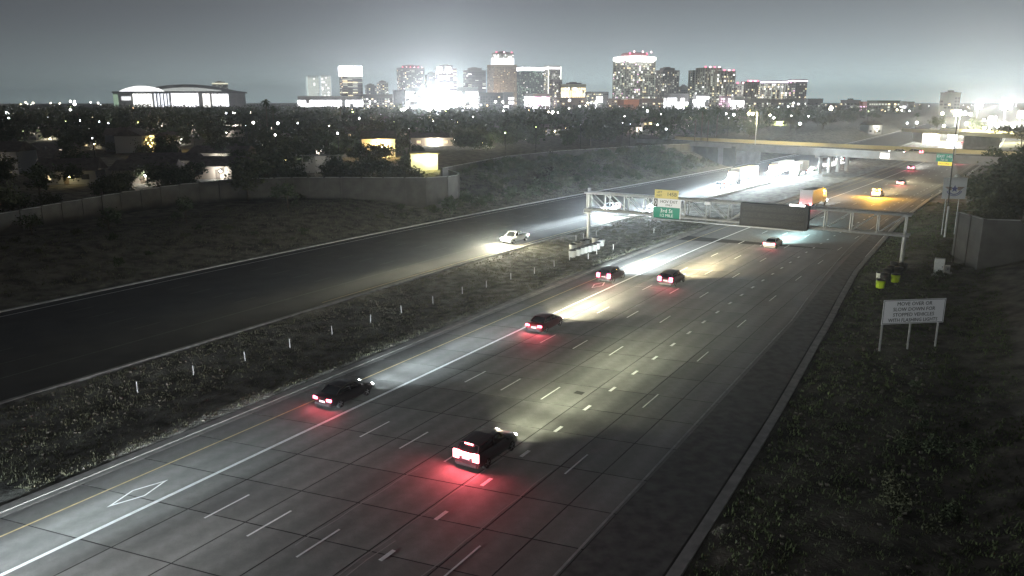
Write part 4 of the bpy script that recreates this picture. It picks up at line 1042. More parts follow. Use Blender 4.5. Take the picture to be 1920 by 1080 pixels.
floodmast(1795, 212, 600, 7, (1, 1, .9), 30, 'glaring light bank above the second overpass', 1.7e5)
floodmast(1887, 195, 800, 12, (1, 1, .97), 30, 'wide light bank on the right edge of the horizon', 4e5)
floodmast(1835, 198, 900, 7, (1, 1, .95), 26, 'light bank on the horizon right of the lone dark tower', 3e5)
floodmast(1860, 225, 520, 8, (1, 1, .85), 24, 'pale yellow light bank over the distant queue', 1.5e5)
floodmast(1915, 215, 560, 8, (1, 1, .85), 24, 'pale light bank cut by the right picture edge', 1.5e5)
floodmast(1318, 186, 1300, 5, (1, 1, 1), 16, 'light bank low in front of the balcony tower')

# ------------------------------------------------------------------ neighbourhood: houses
def house_parts(r, w, d, h, pitch, wallm, litw=0):
    bm = NB(); box(bm, -w / 2, w / 2, -d / 2, d / 2, -.6, h); obj('wall', bm, wallm, r)
    bm = NB(); o_ = .6
    v = [bm.verts.new(p) for p in ((-w / 2 - o_, -d / 2 - o_, h - .1), (w / 2 + o_, -d / 2 - o_, h - .1), (w / 2 + o_, d / 2 + o_, h - .1), (-w / 2 - o_, d / 2 + o_, h - .1), (-w / 2 - o_ * .4, 0, h + pitch), (w / 2 + o_ * .4, 0, h + pitch))]
    for f in ((0, 1, 5, 4), (2, 3, 4, 5), (0, 4, 3), (1, 2, 5), (0, 3, 2, 1)): bm.faces.new([v[i] for i in f])
    obj('roof', bm, M['roof'], r)
    for i, x in enumerate((-w * .32, 0, w * .32)):
        bm = NB(); 
        if i == 1: box(bm, x - .5, x + .5, -d / 2 - .06, -d / 2 - .003, 0, 2.1); obj('door', bm, M['bark'], r)
        else:
            box(bm, x - .8, x + .8, -d / 2 - .05, -d / 2 - .003, 1.0, 2.1); obj('window', bm, wglow((1, .8, .45), 1.2) if litw & (1 << i) else M['winD'], r)
    bm = NB(); box(bm, w * .2, w * .2 + .6, .4, 1.0, h + .4, h + pitch + .6); obj('chimney', bm, M['wallc'], r)
hp = {}
HM = [M['house'], mat('stucco_white', (.6, .58, .54), .9), mat('stucco_tan', (.36, .29, .22), .9), mat('stucco_grey', (.3, .31, .32), .9)]
def house(x, y, rz, var, label, group='houses among the dark trees'):
    gz = TZ(x, y)
    if var in hp: r = copy_tree(hp[var])
    else:
        r = empty('house', (0, 0, 0)); w, d, h, p_ = ((13, 9, 3, 2.0), (16, 8, 3.2, 1.7), (10, 9, 5.6, 2.2), (12, 7, 3, 2.4))[var % 4]
        house_parts(r, w, d, h, p_, HM[(var // 2) % 4], (0, 1, 4, 0, 0, 5, 0, 1)[var % 8]); hp[var] = r
    r.location = (x, y, gz); r.rotation_euler = (0, 0, rz); tag(r, label, 'house', group); return r
KEYS = []     # (px, py, Y) of things trees must not hide
def porch(px, py, guess, Yd, rz, var, label, col=(1, .93, .8), power=1500, bulb=None, off=(-1.5, -.7), dy=0):
    """a house whose wall lamp is seen at px,py and lights its front"""
    p = at(px, py, Yd); gz = TZ(p.x, Yd)
    d = (9, 8, 9, 7)[var % 4]
    r = house(p.x, Yd + d / 2 + 1.0, rz, var, label)
    h = max(1.8, min(6.0, p.z - gz))
    bm = NB(); lathe(bm, [(.05, -.25), (.24, -.1), (.24, .15), (.05, .25)], 8); b = obj('porch_light', bm, bulb or bwh, r); b.location = (0.9, -d / 2 - .9, h)
    bm = NB(); bar(bm, (0.9, -d / 2, h), (0.9, -d / 2 - .9, h + .1), .06); obj('lamp_bracket', bm, M['dark'], r)
    if power: point('lamp_light', (0.9, -d / 2 - 1.3, h), power, col, r, .1)
    KEYS.append((px, py, Yd)); return r
yb = glow('yellow_bulb', (1, .85, .35), 25); gb = glow('green_bulb', (.8, 1, .25), 14)
PL = [
 (262, 357, 0, 172, .1, 0, 'house with a glaring porch lamp right behind the left noise wall', (1, .95, .86), 16000, bwh),
 (410, 328, 0, 214, -.1, 1, 'house with a bright cool lamp on its pale gable, mid left', (1, .97, .93), 14000, bwh),
 (118, 372, 0, 168, .2, 7, 'low house with a dim amber wall at the far left behind the wall', (1, .75, .4), 1500, yb),
 (65, 250, 0, 420, .6, 5, 'house with a white lit triangular gable at the far left', (1, 1, .97), 30000, bwh),
 (92, 278, 0, 350, -.2, 3, 'house with a yellowish lit corner below the white gable', (1, .93, .7), 9000, yb),
 (222, 305, 0, 265, .3, 6, 'pinkish house front lit by a weak lamp', (1, .85, .7), 3500, yb),
 (183, 301, 0, 280, -.3, 7, 'dim house front left of the pinkish one', (1, .85, .75), 1500, None),
 (365, 263, 0, 400, .1, 4, 'house with a cool blue white lamp above its roof', (.9, .95, 1), 9000, bc),
 (440, 243, 0, 480, -.4, 1, 'long pale lit wall house left of the palm pair', (1, .98, .9), 26000, bwh),
 (270, 222, 0, 640, .1, 2, 'orange lit house in front of the stadium', (1, .7, .25), 26000, yb),
 (260, 236, 0, 560, .1, 3, 'house with a lime green lit wall in front of the stadium', (.8, 1, .2), 12000, gb),
 (297, 238, 0, 540, .2, 0, 'house with a small round white lamp right of the green one', (1, .97, .95), 6000, bwh),
 (240, 272, 0, 370, .0, 1, 'house with a lit white eave line in the left mid distance', (1, 1, 1), 3000, bwh),
 (808, 272, 0, 300, .1, 5, 'house whose white lamp hangs over the yellow lit yard', (1, .97, .85), 9000, bwh),
 (555, 230, 0, 560, .1, 6, 'house with a yellow porch glow below the striped towers', (1, .9, .5), 7000, yb),
 (478, 229, 0, 570, .1, 7, 'house with a small white lamp left of the yellow porch', (1, .97, .85), 4000, bwh),
 (1196, 250, 0, 430, .15, 1, 'long warm lit house front beyond the farther noise wall', (1, .88, .72), 22000, None),
 (1222, 252, 0, 425, .15, 2, 'second warm lit house front beside the long one', (1, .85, .65), 12000, None),
 (1265, 238, 0, 520, .5, 3, 'house with a pale lit roof slope beyond the farther wall', (1, .98, .9), 16000, None),
 (1290, 219, 0, 640, .2, 4, 'house with a lime lit garden wall below the white frame', (.8, 1, .3), 22000, None),
 (1458, 231, 0, 560, .2, 0, 'house with green lit shrubs right of the sodium lamp', (.75, 1, .3), 14000, None),
 (1200, 222, 0, 700, .2, 5, 'house in soft green light under the halo tower', (.85, 1, .6), 12000, None),
 (1640, 240, 0, 520, .2, 6, 'tan house group beyond the overpass in faint light', (1, .9, .7), 5000, None),
 (1750, 228, 0, 430, .1, 2, 'small building lit magenta near the second overpass', (1, .3, 1), 300, None),
 (1035, 264, 0, 400, .1, 7, 'house with a carport lamp at the end of the lit street', (1, .95, .8), 5000, bwh),
 (45, 345, 0, 205, .1, 4, 'house behind green lit bushes at the far left', (.85, 1, .45), 2500, None),
]
for a in PL: porch(a[0], a[1], a[2], a[3], a[4], a[5], a[6], a[7], a[8] * (.05 if a[3] < 300 else .12 if a[3] < 450 else .3), a[9])
# yellow lit yard building at the bend of the near wall
p = at(795, 318, 190); yb_ = empty('garage', (p.x, 194, TZ(p.x, 194)), .1, 'yellow lit garage wall just behind the bend of the left noise wall', 'garage')
bm = NB(); box(bm, -3.6, 3.0, 0, 6, -.5, 4.0); obj('wall', bm, HM[1], yb_)
bm = NB(); box(bm, -4.0, 3.4, -.5, 6.4, 4.0, 4.3); obj('roof', bm, M['roof'], yb_)
bm = NB(); box(bm, -3.0, -.4, -.08, -.003, -.3, 2.4); obj('roller_door', bm, M['steel'], yb_)
bm = NB(); box(bm, 1.2, 1.6, -.3, -.003, 3.3, 3.6); obj('wall_lamp', bm, bw, yb_); point('lamp_light', (1, -1.8, 3.3), 2200, (1, .95, .38), yb_); point('lamp_light', (-2, -2.0, 3.2), 700, (1, .95, .38), yb_)
KEYS.append((795, 308, 180))
# white carport with posts
p = at(590, 330, 190); cp = empty('carport', (p.x, 192, TZ(p.x, 192)), .06, 'white lit carport with pale posts behind the left noise wall', 'carport')
bm = NB(); box(bm, -6, 6, -2, 3, 4.6, 4.8); obj('roof', bm, HM[1], cp)
for k in range(5):
    bm = NB(); box(bm, -5.8 + k * 2.9 - .1, -5.8 + k * 2.9 + .1, -1.9, -1.7, -.4, 4.6); obj('post', bm, HM[1], cp)
bm = NB(); box(bm, -6, 6, 2.8, 3, -.4, 4.6); obj('wall', bm, HM[1], cp); bm = NB(); box(bm, -5.5, -5, -1, -.5, 4.4, 4.55); obj('lamp', bm, bwh, cp); point('lamp_light', (-4.5, -.5, 4.2), 260, (1, .98, .92), cp); point('lamp_light', (1, -.5, 4.2), 90, (1, .98, .92), cp)
KEYS.append((590, 330, 188))
rnd = random.Random(21)
def free(px, Y, rad, ptop, pbot):
    for kx, ky, kY in KEYS:
        if Y < kY + 3 and abs(kx - px) < rad + 5 and ptop - 6 < ky < pbot + 12: return False
    return True
nh = 0; tries = 0; hs = []
while nh < 46 and tries < 3000:
    tries += 1; Y = rnd.uniform(165, 620); px = rnd.uniform(-30, 1700); p = at(px, 300, Y); s, l = inv(p.x, Y)
    if l > -128 - 0 * s or (p.x > -20 and Y < 290) : continue
    if any((p.x - q[0]) ** 2 + (Y - q[1]) ** 2 < 20 ** 2 for q in hs): continue
    hs.append((p.x, Y)); k = rnd.randrange(8)
    house(p.x, Y, rnd.choice((.1, .1 + math.pi / 2)) + rnd.uniform(-.1, .1), k, 'unlit low house half hidden by the dark neighbourhood trees', 'unlit houses of the neighbourhood'); nh += 1

# ------------------------------------------------------------------ trees
def crown_mesh(name, R, Hh, nclump, nleaf, ls, m, rnd, flat=.75):
    bm = NB(); cl = []
    for _ in range(nclump):
        while True:
            v = Vector((rnd.uniform(-1, 1), rnd.uniform(-1, 1), rnd.uniform(-1, 1)))
            if .35 < v.length < 1: break
        v = Vector((v.x * R * .82, v.y * R * .82, Hh * (.62 + .36 * flat * v.z))); cl.append((v, rnd.uniform(.2, .42) * R))
    for c, r in cl:
        for _ in range(nleaf):
            q = Vector((rnd.gauss(0, .5), rnd.gauss(0, .5), rnd.gauss(0, .42))) * r + c
            a = Vector((rnd.uniform(-1, 1), rnd.uniform(-1, 1), rnd.uniform(-.7, .7))).normalized() * ls * rnd.uniform(.6, 1.3); b = a.orthogonal().normalized() * ls * rnd.uniform(.4, .8)
            b.rotate(Matrix.Rotation(rnd.uniform(0, 6), 3, a.normalized()))
            vs = [bm.verts.new(q - a * .5), bm.verts.new(q + b * .5), bm.verts.new(q + a * .5), bm.verts.new(q - b * .5)]
            bm.faces.new(vs)
    return meshof(name, bm, m), cl
def trunk_mesh(cl, Hh, r0, rnd):
    bm = NB(); f = Vector((rnd.uniform(-.3, .3), rnd.uniform(-.3, .3), Hh * .38)); tube(bm, (0, 0, -.4), f, r0, r0 * .6, 7)
    for c, r in cl[:7]: tube(bm, f, c, r0 * .45, r0 * .12, 5)
    return meshof('trunk', bm, M['bark'])
rt = random.Random(5); TREES = []
for k in range(6):
    R = (3.4, 4.4, 2.8, 5.0, 3.8, 4.2)[k]; Hh = (7, 8.5, 9.5, 8, 6.2, 7.6)[k]
    cm, cl = crown_mesh('crown', R, Hh, (20, 26, 20, 28, 16, 24)[k], 40, .62, (M['leaf'], M['leaf2'])[k % 2], rt)
    TREES.append((cm, trunk_mesh(cl, Hh, .22, rt), R, Hh))
def palm_mesh(Hh, rnd):
    bm = NB(); tube(bm, (0, 0, -.4), (.2, .1, Hh), .22, .15, 7); tr = meshof('trunk', bm, M['bark'])
    bm = NB()
    for k in range(26):
        t = k * 2.4; el_ = rnd.uniform(-.7, 1.1); L = rnd.uniform(1.8, 2.6); p = Vector((.2, .1, Hh)); pr = None
        for j in range(5):
            u = j / 4; q = p + Vector((math.cos(t) * math.cos(el_) * L * u, math.sin(t) * math.cos(el_) * L * u, math.sin(el_) * L * u - 1.3 * u * u))
            wv = Vector((-math.sin(t), math.cos(t), 0)) * .38 * math.sin(math.pi * (.15 + .8 * u)); cur = (bm.verts.new(q - wv + Vector((0, 0, -.12))), bm.verts.new(q), bm.verts.new(q + wv + Vector((0, 0, -.12))))
            if pr: bm.faces.new((pr[0], pr[1], cur[1], cur[0])); bm.faces.new((pr[1], pr[2], cur[2], cur[1]))
            pr = cur
    return meshof('crown', bm, M['palm']), tr
PALMS = [palm_mesh(h_, rt) for h_ in (11, 14, 17)]
def tree(x, y, k, sc, label, group, name='tree', z=None):
    cm, tm, R, Hh = TREES[k]; r = empty(name, (x, y, (TZ(x, y) if z is None else z) - .1), rt.uniform(0, 6.28), label, 'tree', group)
    r.scale = (sc * rt.uniform(.9, 1.15), sc * rt.uniform(.9, 1.15), sc)
    link('trunk', tm, None, r); link('crown', cm, None, r); return r
def palm(x, y, k, label, group='tall palms'):
    cm, tm = PALMS[k]; r = empty('palm_tree', (x, y, TZ(x, y) - .1), rt.uniform(0, 6.28), label, 'palm tree', group)
    link('trunk', tm, None, r); link('crown', cm, None, r); return r
nt_ = 0; tries = 0; pos = []
TL = ['dark leafy tree among the houses on the left', 'dark tree in the belt before downtown', 'dark tree beyond the farther noise wall']
while nt_ < 150 and tries < 20000:
    tries += 1; u = rt.random(); Y = 150 + 420 * u ** 1.5; px = rt.uniform(-60, 1520); p = at(px, 300, Y); s, l = inv(p.x, Y)
    if l > -118 - (10 if s > 130 else 0): continue
    if p.x > -22 and Y < 262 and l > -150: continue
    if l > -150 and s > 200 and Y < 300: continue
    k = rt.randrange(6); R = TREES[k][2]; sc = rt.uniform(.8, 1.35)
    if any((p.x - q[0]) ** 2 + (Y - q[1]) ** 2 < (3.0 + Y * .004) ** 2 for q in pos): continue
    zt_top = P_top = TZ(p.x, Y) + TREES[k][3] * sc
    pt = 540 - FOC * ((Y * SP + (P_top - CAM_H) * CP) / (Y * CP - (P_top - CAM_H) * SP)); gz = TZ(p.x, Y); pbt = 540 - FOC * ((Y * SP + (gz - CAM_H) * CP) / (Y * CP - (gz - CAM_H) * SP))
    if not free(px, Y, R * sc * FOC / Y, pt, pbt): continue
    g = 0 if px < 620 else (1 if px < 1100 else 2)
    pos.append((p.x, Y)); tree(p.x, Y, k, sc, TL[g], ('neighbourhood trees on the left', 'trees before downtown', 'trees beyond the farther wall')[g]); nt_ += 1
mr = 0
for _ in range(3000):
    if mr >= 40: break
    Y = rt.uniform(330, 760); px = rt.uniform(1390, 1760); q = at(px, 220, Y); s, l = inv(q.x, Y)
    if l > -112: continue
    pt = 0
    if any((q.x - w_[0]) ** 2 + (Y - w_[1]) ** 2 < 25 for w_ in pos): continue
    if not free(px, Y, 10, 200, 260): continue
    pos.append((q.x, Y)); mr += 1; tree(q.x, Y, rt.randrange(6), rt.uniform(.8, 1.15), 'dark tree on the ground beyond the overpass, left of the freeway', 'trees beyond the overpass')
# named single trees
q = at(28, 212, 330); tree(q.x, 330, 1, 1.75, 'tall round dark tree breaking the horizon at the far left', 'landmark trees', z=TZ(q.x, 330))
for px, Y, k, lb in ((502, 330, 2, 'tall palm left of the palm before the long lit wall'), (514, 340, 1, 'tall palm right beside the taller one on the left'), (1303, 300, 0, 'first palm from the left in the row near the overpass'), (1315, 305, 1, 'second palm in the row near the overpass'), (1327, 300, 0, 'third palm in the row near the overpass'), (1343, 310, 1, 'last palm in the row near the overpass'), (640, 420, 1, 'lone palm under the striped towers'), (1716, 520, 1, 'slender palm on the right horizon')):
    q = at(px, 250, Y); palm(q.x, Y, k, lb)
for px, py, k, sc, lb in ((205, 432, 0, .55, 'thin small tree on the left embankment below the wall'), (350, 418, 2, .5, 'thin small tree further right on the left embankment'), (540, 392, 0, .75, 'rounded tree against the left noise wall'), (60, 440, 4, .5, 'small tree at the far left of the embankment'), (828, 380, 2, .5, 'little tree at the rounded end of the left wall')):
    q = onT(px, py, 2); tree(q.x, q.y, k, sc, lb, 'small trees on the left embankment')
for px, Y, k, sc, lb in ((1755, 470, 1, 1.3, 'big dark tree left of the lone tower'), (1830, 420, 3, 1.2, 'spreading tree before the glare on the right horizon'), (1880, 360, 4, 1.25, 'flat topped tree against the right horizon glare'), (1920, 330, 1, 1.2, 'tree cut by the right picture edge against the glare')):
    q = at(px, 240, Y); tree(q.x, Y, k, sc, lb, 'trees on the right horizon', z=4)
# dark trees and shrubs on the right-hand embankment
nb_ = 0; tries = 0; ps = []
while nb_ < 14 and tries < 4000:
    tries += 1; s = rt.uniform(122, 290); l = rt.uniform(-12, 30); 
    if l < kerb_r(s) + 8: continue
    p = rp(s, l)
    if any((p.x - q[0]) ** 2 + (p.y - q[1]) ** 2 < 12 for q in ps): continue
    ppx = 960 + FOC * p.x / (p.y * CP + 15 * SP)
    if ppx < 1838 or ppx > 2050: continue
    ps.append((p.x, p.y)); tree(p.x, p.y, rt.randrange(6), rt.uniform(.7, 1.0), 'dense dark tree behind the right noise wall', 'dense trees on the right'); nb_ += 1
# tree belt right behind the near noise wall
bt_ = 0
for _ in range(900):
    if bt_ >= 50: break
    t = rt.uniform(0, 9.6); i = int(t); a_ = Vector(W1[min(i, 9)]); b_ = Vector(W1[min(i, 9) + 1]); p = a_.lerp(b_, t - i); dv = (b_ - a_).normalized(); nn = Vector((-dv.y, dv.x)); p += nn * rt.uniform(3.5, 24)
    if any((p.x - q[0]) ** 2 + (p.y - q[1]) ** 2 < 12 for q in pos): continue
    k = rt.randrange(6); sc = rt.uniform(.5, .95); zt_ = TZ(p.x, p.y) + TREES[k][3] * sc
    f = lambda z: 540 - FOC * ((p.y * SP + (z - CAM_H) * CP) / (p.y * CP - (z - CAM_H) * SP))
    px = 960 + FOC * p.x / (p.y * CP + 15 * SP)
    if not free(px, p.y, TREES[k][2] * sc * .8 * FOC / p.y, f(zt_), f(TZ(p.x, p.y))): continue
    pos.append((p.x, p.y)); bt_ += 1; tree(p.x, p.y, k, sc, 'dark tree close behind the left noise wall', 'trees right behind the left wall')
# tall dark mass behind the right wall
for i in range(24):
    px = 1838 + 150 * rt.random(); Y = rt.uniform(118, 215); q = at(px, 330, Y); tree(q.x, Y, rt.randrange(6), rt.uniform(1.0, 1.55), 'tall dark tree in the thicket over the right noise wall', 'thicket over the right wall', z=TZ(q.x, Y))
# shrubs
SH = []
for k in range(4):
    cm, cl = crown_mesh('shrub', 1.25, 1.7, 12, 34, .26, M['bush'] if k % 2 else M['leaf2'], rt, .8); cm.materials.clear(); cm.materials.append(M['bush'] if k % 2 else M['leaf2']); SH.append(cm)
def shrub(p, sc, label, group):
    o = link('shrub', SH[rt.randrange(4)], None, None); o.location = (p.x, p.y, p.z - .15); o.scale = (sc * rt.uniform(.8, 1.3), sc * rt.uniform(.8, 1.3), sc); o.rotation_euler = (0, 0, rt.uniform(0, 6)); return tag(o, label, 'shrub', group)
n_ = 0
while n_ < 250:
    s = rt.uniform(120, 262); l = rt.uniform(-114, -91); p = rp(s, l); p.z = tz(s, l)
    if s < 150 and l < -97: continue
    shrub(p, rt.uniform(.8, 1.8), 'dusty shrub on the slope between carriageway and farther noise wall', 'shrubs on the left slope'); n_ += 1
for _ in range(34):
    s = rt.uniform(30, 120); l = rt.uniform(-120, -92); p = rp(s, l); p.z = tz(s, l)
    shrub(p, rt.uniform(.4, .9), 'small dark shrub on the slope below the left noise wall', 'shrubs below the left wall')
for _ in range(60):
    u = rt.random(); s = 40 + 150 * u; l = kerb_r(s) + rt.uniform(7.5, 12) ; p = rp(s, l); p.z = tz(s, l)
    if 66 < s < 82 and l < 0: continue
    ppx = 960 + FOC * p.x / (p.y * CP + 19 * SP)
    shrub(p, rt.uniform(.35, .85), 'low green shrub in the strip beyond the right kerb', 'low shrubs on the right embankment')
# sparse dry grass and stones: nobody could count them
def scatter(name, n, fn, hgt, m, wd=.05, blades=4, label=None):
    rg = random.Random(name); vs = []; fs = []
    for _ in range(n):
        s, l = fn(rg); p = rp(s, l, tz(s, l) - .04); k = rg.uniform(.5, 1.4)
        for b in range(blades):
            t = rg.uniform(0, 6.28); dx, dy = math.cos(t), math.sin(t); h_ = hgt * k * rg.uniform(.6, 1.2); o = len(vs)
            ox, oy = rg.uniform(-.15, .15), rg.uniform(-.15, .15)
            vs += [(p.x + ox - dy * wd, p.y + oy + dx * wd, p.z), (p.x + ox + dy * wd, p.y + oy - dx * wd, p.z), (p.x + ox + dx * h_ * .5, p.y + oy + dy * h_ * .5, p.z + h_)]
            fs.append((o, o + 1, o + 2))
    me = bpy.data.meshes.new(name); me.from_pydata(vs, [], fs); me.materials.append(m); o = link(name, me); return tag(o, label, kind='stuff')
scatter('grass', 16000, lambda r: (20 + 130 * r.random() ** 1.3, r.uniform(-60, -45)), .16, M['grass'], .04, 4, 'dry grass tufts in the dirt median')
def frm(r):
    s = 25 + 170 * r.random() ** 1.4; return s, kerb_r(s) + .4 + 15 * r.random() ** 1.1
scatter('grass', 16000, frm, .2, mat('greener_grass', (.10, .13, .055), .9, var=.4, scale=2), .05, 4, 'weedy grass beyond the right kerb')
scatter('grass', 14000, lambda r: (30 + 220 * r.random(), r.uniform(-118, -89.5)), .3, M['grass'], .06, 3, 'dry scrub on the left embankment')
rg = random.Random(9); bm = NB()
for _ in range(1500):
    s = 22 + 110 * rg.random() ** 1.3; l = rg.uniform(-59.8, -45) if rg.random() < .6 else kerb_r(s) + .5 + rg.uniform(0, 9); k = rg.uniform(.04, .13)
    p = rp(s, l, tz(s, l)); box(bm, p.x - k, p.x + k, p.y - k, p.y + k * .8, p.z - .05, p.z + k * .9, None, k * .35)
tag(obj('gravel', bm, mat('stone', (.2, .18, .15), .9)), 'scattered pale stones in the dirt', kind='stuff')
# far wood: one mass of crowns out to downtown
def farwood(n, xr, yr, zc, name, label):
    rg = random.Random(name + label); vs = []; fs = []
    for _ in range(n):
        Y = yr[0] + (yr[1] - yr[0]) * rg.random(); q = at(rg.uniform(*xr), 200, Y); s, l = inv(q.x, Y)
        if -140 < l < 40: continue
        R = rg.uniform(3, 6); H_ = rg.uniform(7, 13) if Y < 480 else rg.uniform(6, 13.5) * (1.15 if rg.random() < .15 else 1)
        for _ in range(60):
            c = Vector((q.x + rg.gauss(0, .42) * R, Y + rg.gauss(0, .42) * R, zc + H_ * rg.uniform(.25, 1))); a = Vector((rg.uniform(-1, 1), rg.uniform(-1, 1), rg.uniform(-1, 1))) * 1.5; b = Vector((rg.uniform(-1, 1), rg.uniform(-1, 1), rg.uniform(-1, 1))) * 1.5
            o = len(vs); vs += [tuple(c), tuple(c + a), tuple(c + b)]; fs.append((o, o + 1, o + 2))
    me = bpy.data.meshes.new(name); me.from_pydata(vs, [], fs); me.materials.append(M['leaf']); return tag(link(name, me), label, kind='stuff')
farwood(1500, (-80, 2050), (700, 1500), 4.2, 'far_woods', 'dark mass of far tree crowns before downtown')
farwood(1300, (-80, 1700), (330, 800), 4.2, 'far_woods', 'dark mass of crowns filling the middle distance')

# ------------------------------------------------------------------ small lights of the city
sm = {}
def smalllamp(px, py, Y, rpx, col, s, cat='street lamp', label='distant lamp glowing between dark trees', group='distant lamps across the city'):
    p = at(px, py, Y); rr = rpx * Y / FOC; s_, l_ = inv(p.x, Y); pole_ = p.z > 9.5 and not (-112 < l_ < 30)
    if not pole_ and py > 215 and label.startswith('faint'): return None
    kk = (round(rr, 1), col, s, pole_)
    if kk not in sm:
        bm = NB(); lathe(bm, [(rr * .3, -rr), (rr, -rr * .3), (rr, rr * .3), (rr * .3, rr)], 8); me = meshof('street_lamp', bm, wglow(col, s))
        bm = bmesh.new(); bm.from_mesh(me); n0 = len(bm.faces)
        if pole_: tube(bm, (0, .2, -9), (0, .2, -rr * .8), .10, n=4)
        for f in list(bm.faces)[n0:]: f.material_index = 1
        bm.to_mesh(me); bm.free(); me.materials.append(M['dark']); sm[kk] = me
    o = link('street_lamp', sm[kk]); o.location = p; return tag(o, label, cat, group)
rl = random.Random(77)
spec = [(48, 192, 1), (62, 193, 1.3), (132, 190, 1.6), (140, 190, 1.2), (170, 192, 1), (184, 193, 1.2), (95, 193, .9), (112, 194, .9), (12, 212, 2), (16, 222, 1.6), (132, 206, 1.6), (150, 226, 1), (186, 228, .8), (203, 231, 1), (173, 259, .8), (424, 212, 1), (437, 211, 1), (470, 211, 1.2), (516, 253, 1.5), (493, 273, 1), (475, 230, 1.6), (521, 231, 1.6), (558, 231, 1), (617, 236, 1.2), (633, 250, 1.2), (636, 204, 1.7), (660, 205, 1.2), (674, 222, 1.5), (752, 206, 1.5), (760, 204, 1.8), (690, 200, 1), (1000, 204, 1), (1028, 210, 1.4), (1036, 210, 2), (1046, 211, 1.2), (1067, 203, 1.2), (944, 208, 1.2), (929, 191, 1.4), (942, 191, 1.2), (902, 197, 1.2), (1068, 188, 1.6), (1102, 193, 1.2), (1108, 193, 1.2), (1087, 199, 1.2), (1214, 208, 1.6), (1171, 218, 1), (1240, 214, 1), (1233, 234, 1), (1249, 242, 1), (1361, 213, 1.8), (1376, 215, 1.8), (1444, 216, 1.5), (1451, 221, 1.5), (1484, 217, .9), (1500, 232, 2), (1558, 203, 3.5), (1516, 218, 1), (1598, 198, 1.8), (1618, 199, 1.2), (1682, 206, 1.3), (1691, 207, 1.2), (1705, 208, 1), (1701, 231, 1.4), (1719, 230, 1.8), (1767, 213, 2.4), (1809, 212, 3), (1845, 225, 2), (1820, 214, 2.5), (1870, 236, 3), (1900, 236, 3), (1478, 200, 1.2), (1488, 193, 1.2), (1497, 195, 1), (1460, 201, .9)]
for i, (x, y, r) in enumerate(spec):
    Y = max(200, min(1300, 8.2 * FOC / (y - 189.5))) if y > 197 else 1300; c = rl.choice(((1, .97, .92), (1, .9, .65), (.9, .96, 1)))
    reg = 'far left' if x < 250 else 'left' if x < 700 else 'middle' if x < 1150 else 'right' if x < 1550 else 'far right'
    smalllamp(x, y, Y, r * 1.15, c, 18, label='small distant lamp in the %s of the city, glowing over the tree tops' % reg, group='distant lamps in the %s of the city' % reg)
for i in range(60):
    x = rl.uniform(0, 1720); y = 198 + 52 * rl.random() ** 1.9; Y = max(230, min(1300, 8.6 * FOC / (y - 189)))
    reg = 'far left' if x < 250 else 'left' if x < 700 else 'middle' if x < 1150 else 'right' if x < 1550 else 'far right'
    smalllamp(x, y, Y, rl.choice((.35, .45, .6, 1.1)), rl.choice(((1, .97, .92), (1, .85, .5), (1, .6, .25), (.9, .96, 1), (.8, 1, .4))), rl.choice((4, 8, 14)), label='faint distant lamp in the %s of the city, half lost in the trees' % reg, group='faint lamps in the %s of the city' % reg)
for i in range(80):
    x = rl.uniform(0, 1920); Y = rl.uniform(1500, 3600); y = 190 + 14 * FOC / Y * rl.uniform(.75, 1.05)
    if 205 < x < 1400 and Y > 1500: continue
    reg = 'far left' if x < 250 else 'right' if x < 1650 else 'far right'
    smalllamp(x, y, Y, rl.choice((.5, .7, 1.0)), rl.choice(((1, .97, .92), (1, .8, .5), (.9, .96, 1))), 10, label='tiny lamp on the %s of the horizon' % reg, group='lamps along the %s of the horizon' % reg)
# warm street lamps lighting the road under the right horizon
for i, (x, y, Y) in enumerate(((1812, 232, 400), (1845, 240, 380), (1900, 238, 420), (1770, 236, 440))):
    p = at(x, y, Y); o = smalllamp(x, y, Y, 2.6, (1, .95, .7), 20, label='lamp number %s along the glowing road beyond the second overpass' % ('one', 'two', 'three', 'four')[i], group='lamps along the glowing road'); point('lamp_light', (0, -1.5, 0), 45000, (1, .93, .5), o, .3)
for i, (x, y, Y, pw, c, lb) in enumerate(((1404, 213, 420, 9000, (1, .9, .6), 'haloed lamp behind the sodium street lamp'), (636, 203, 640, 9000, (1, .98, .9), 'haloed lamp under the striped towers'), (757, 205, 700, 15000, (1, .97, .92), 'haloed lamp left of the enormous floodlight'), (140, 195, 900, 25000, (1, .97, .95), 'haloed lamp on the far left horizon'), (14, 213, 560, 12000, (1, .98, .92), 'haloed lamp at the left picture edge'), (1558, 204, 620, 15000, (1, 1, .95), 'haloed lamp beyond the overpass'), (1036, 211, 600, 8000, (1, .97, .9), 'haloed lamp over the middle tree belt'))):
    o = smalllamp(x, y, Y, 2.4, c, 25, label=lb, group='haloed lamps over the tree belt'); point('lamp_light', (0, -1.2, 0), pw, c, o, .3)
# lit street between the trees, and a car parked on it
stt = NB(); a_, b_, c_, d_ = at(855, 296, 262), at(1060, 268, 385), at(1080, 266, 400), at(880, 290, 275)
for v in (a_, b_, c_, d_): v.z = TZ(v.x, v.y) + .15
quad(stt, a_, b_, c_, d_); tag(obj('street', stt, M['asph']), 'lit residential street beyond the farther wall', kind='structure')
for x, y, Y, lb in ((905, 268, 300, 'warm lamp over the near end of the residential street'), (985, 262, 350, 'warm lamp over the middle of the residential street')):
    street_lamp(x, 285, y, Y, (1, .95, .6), 9000, lb, yb, r=.12)
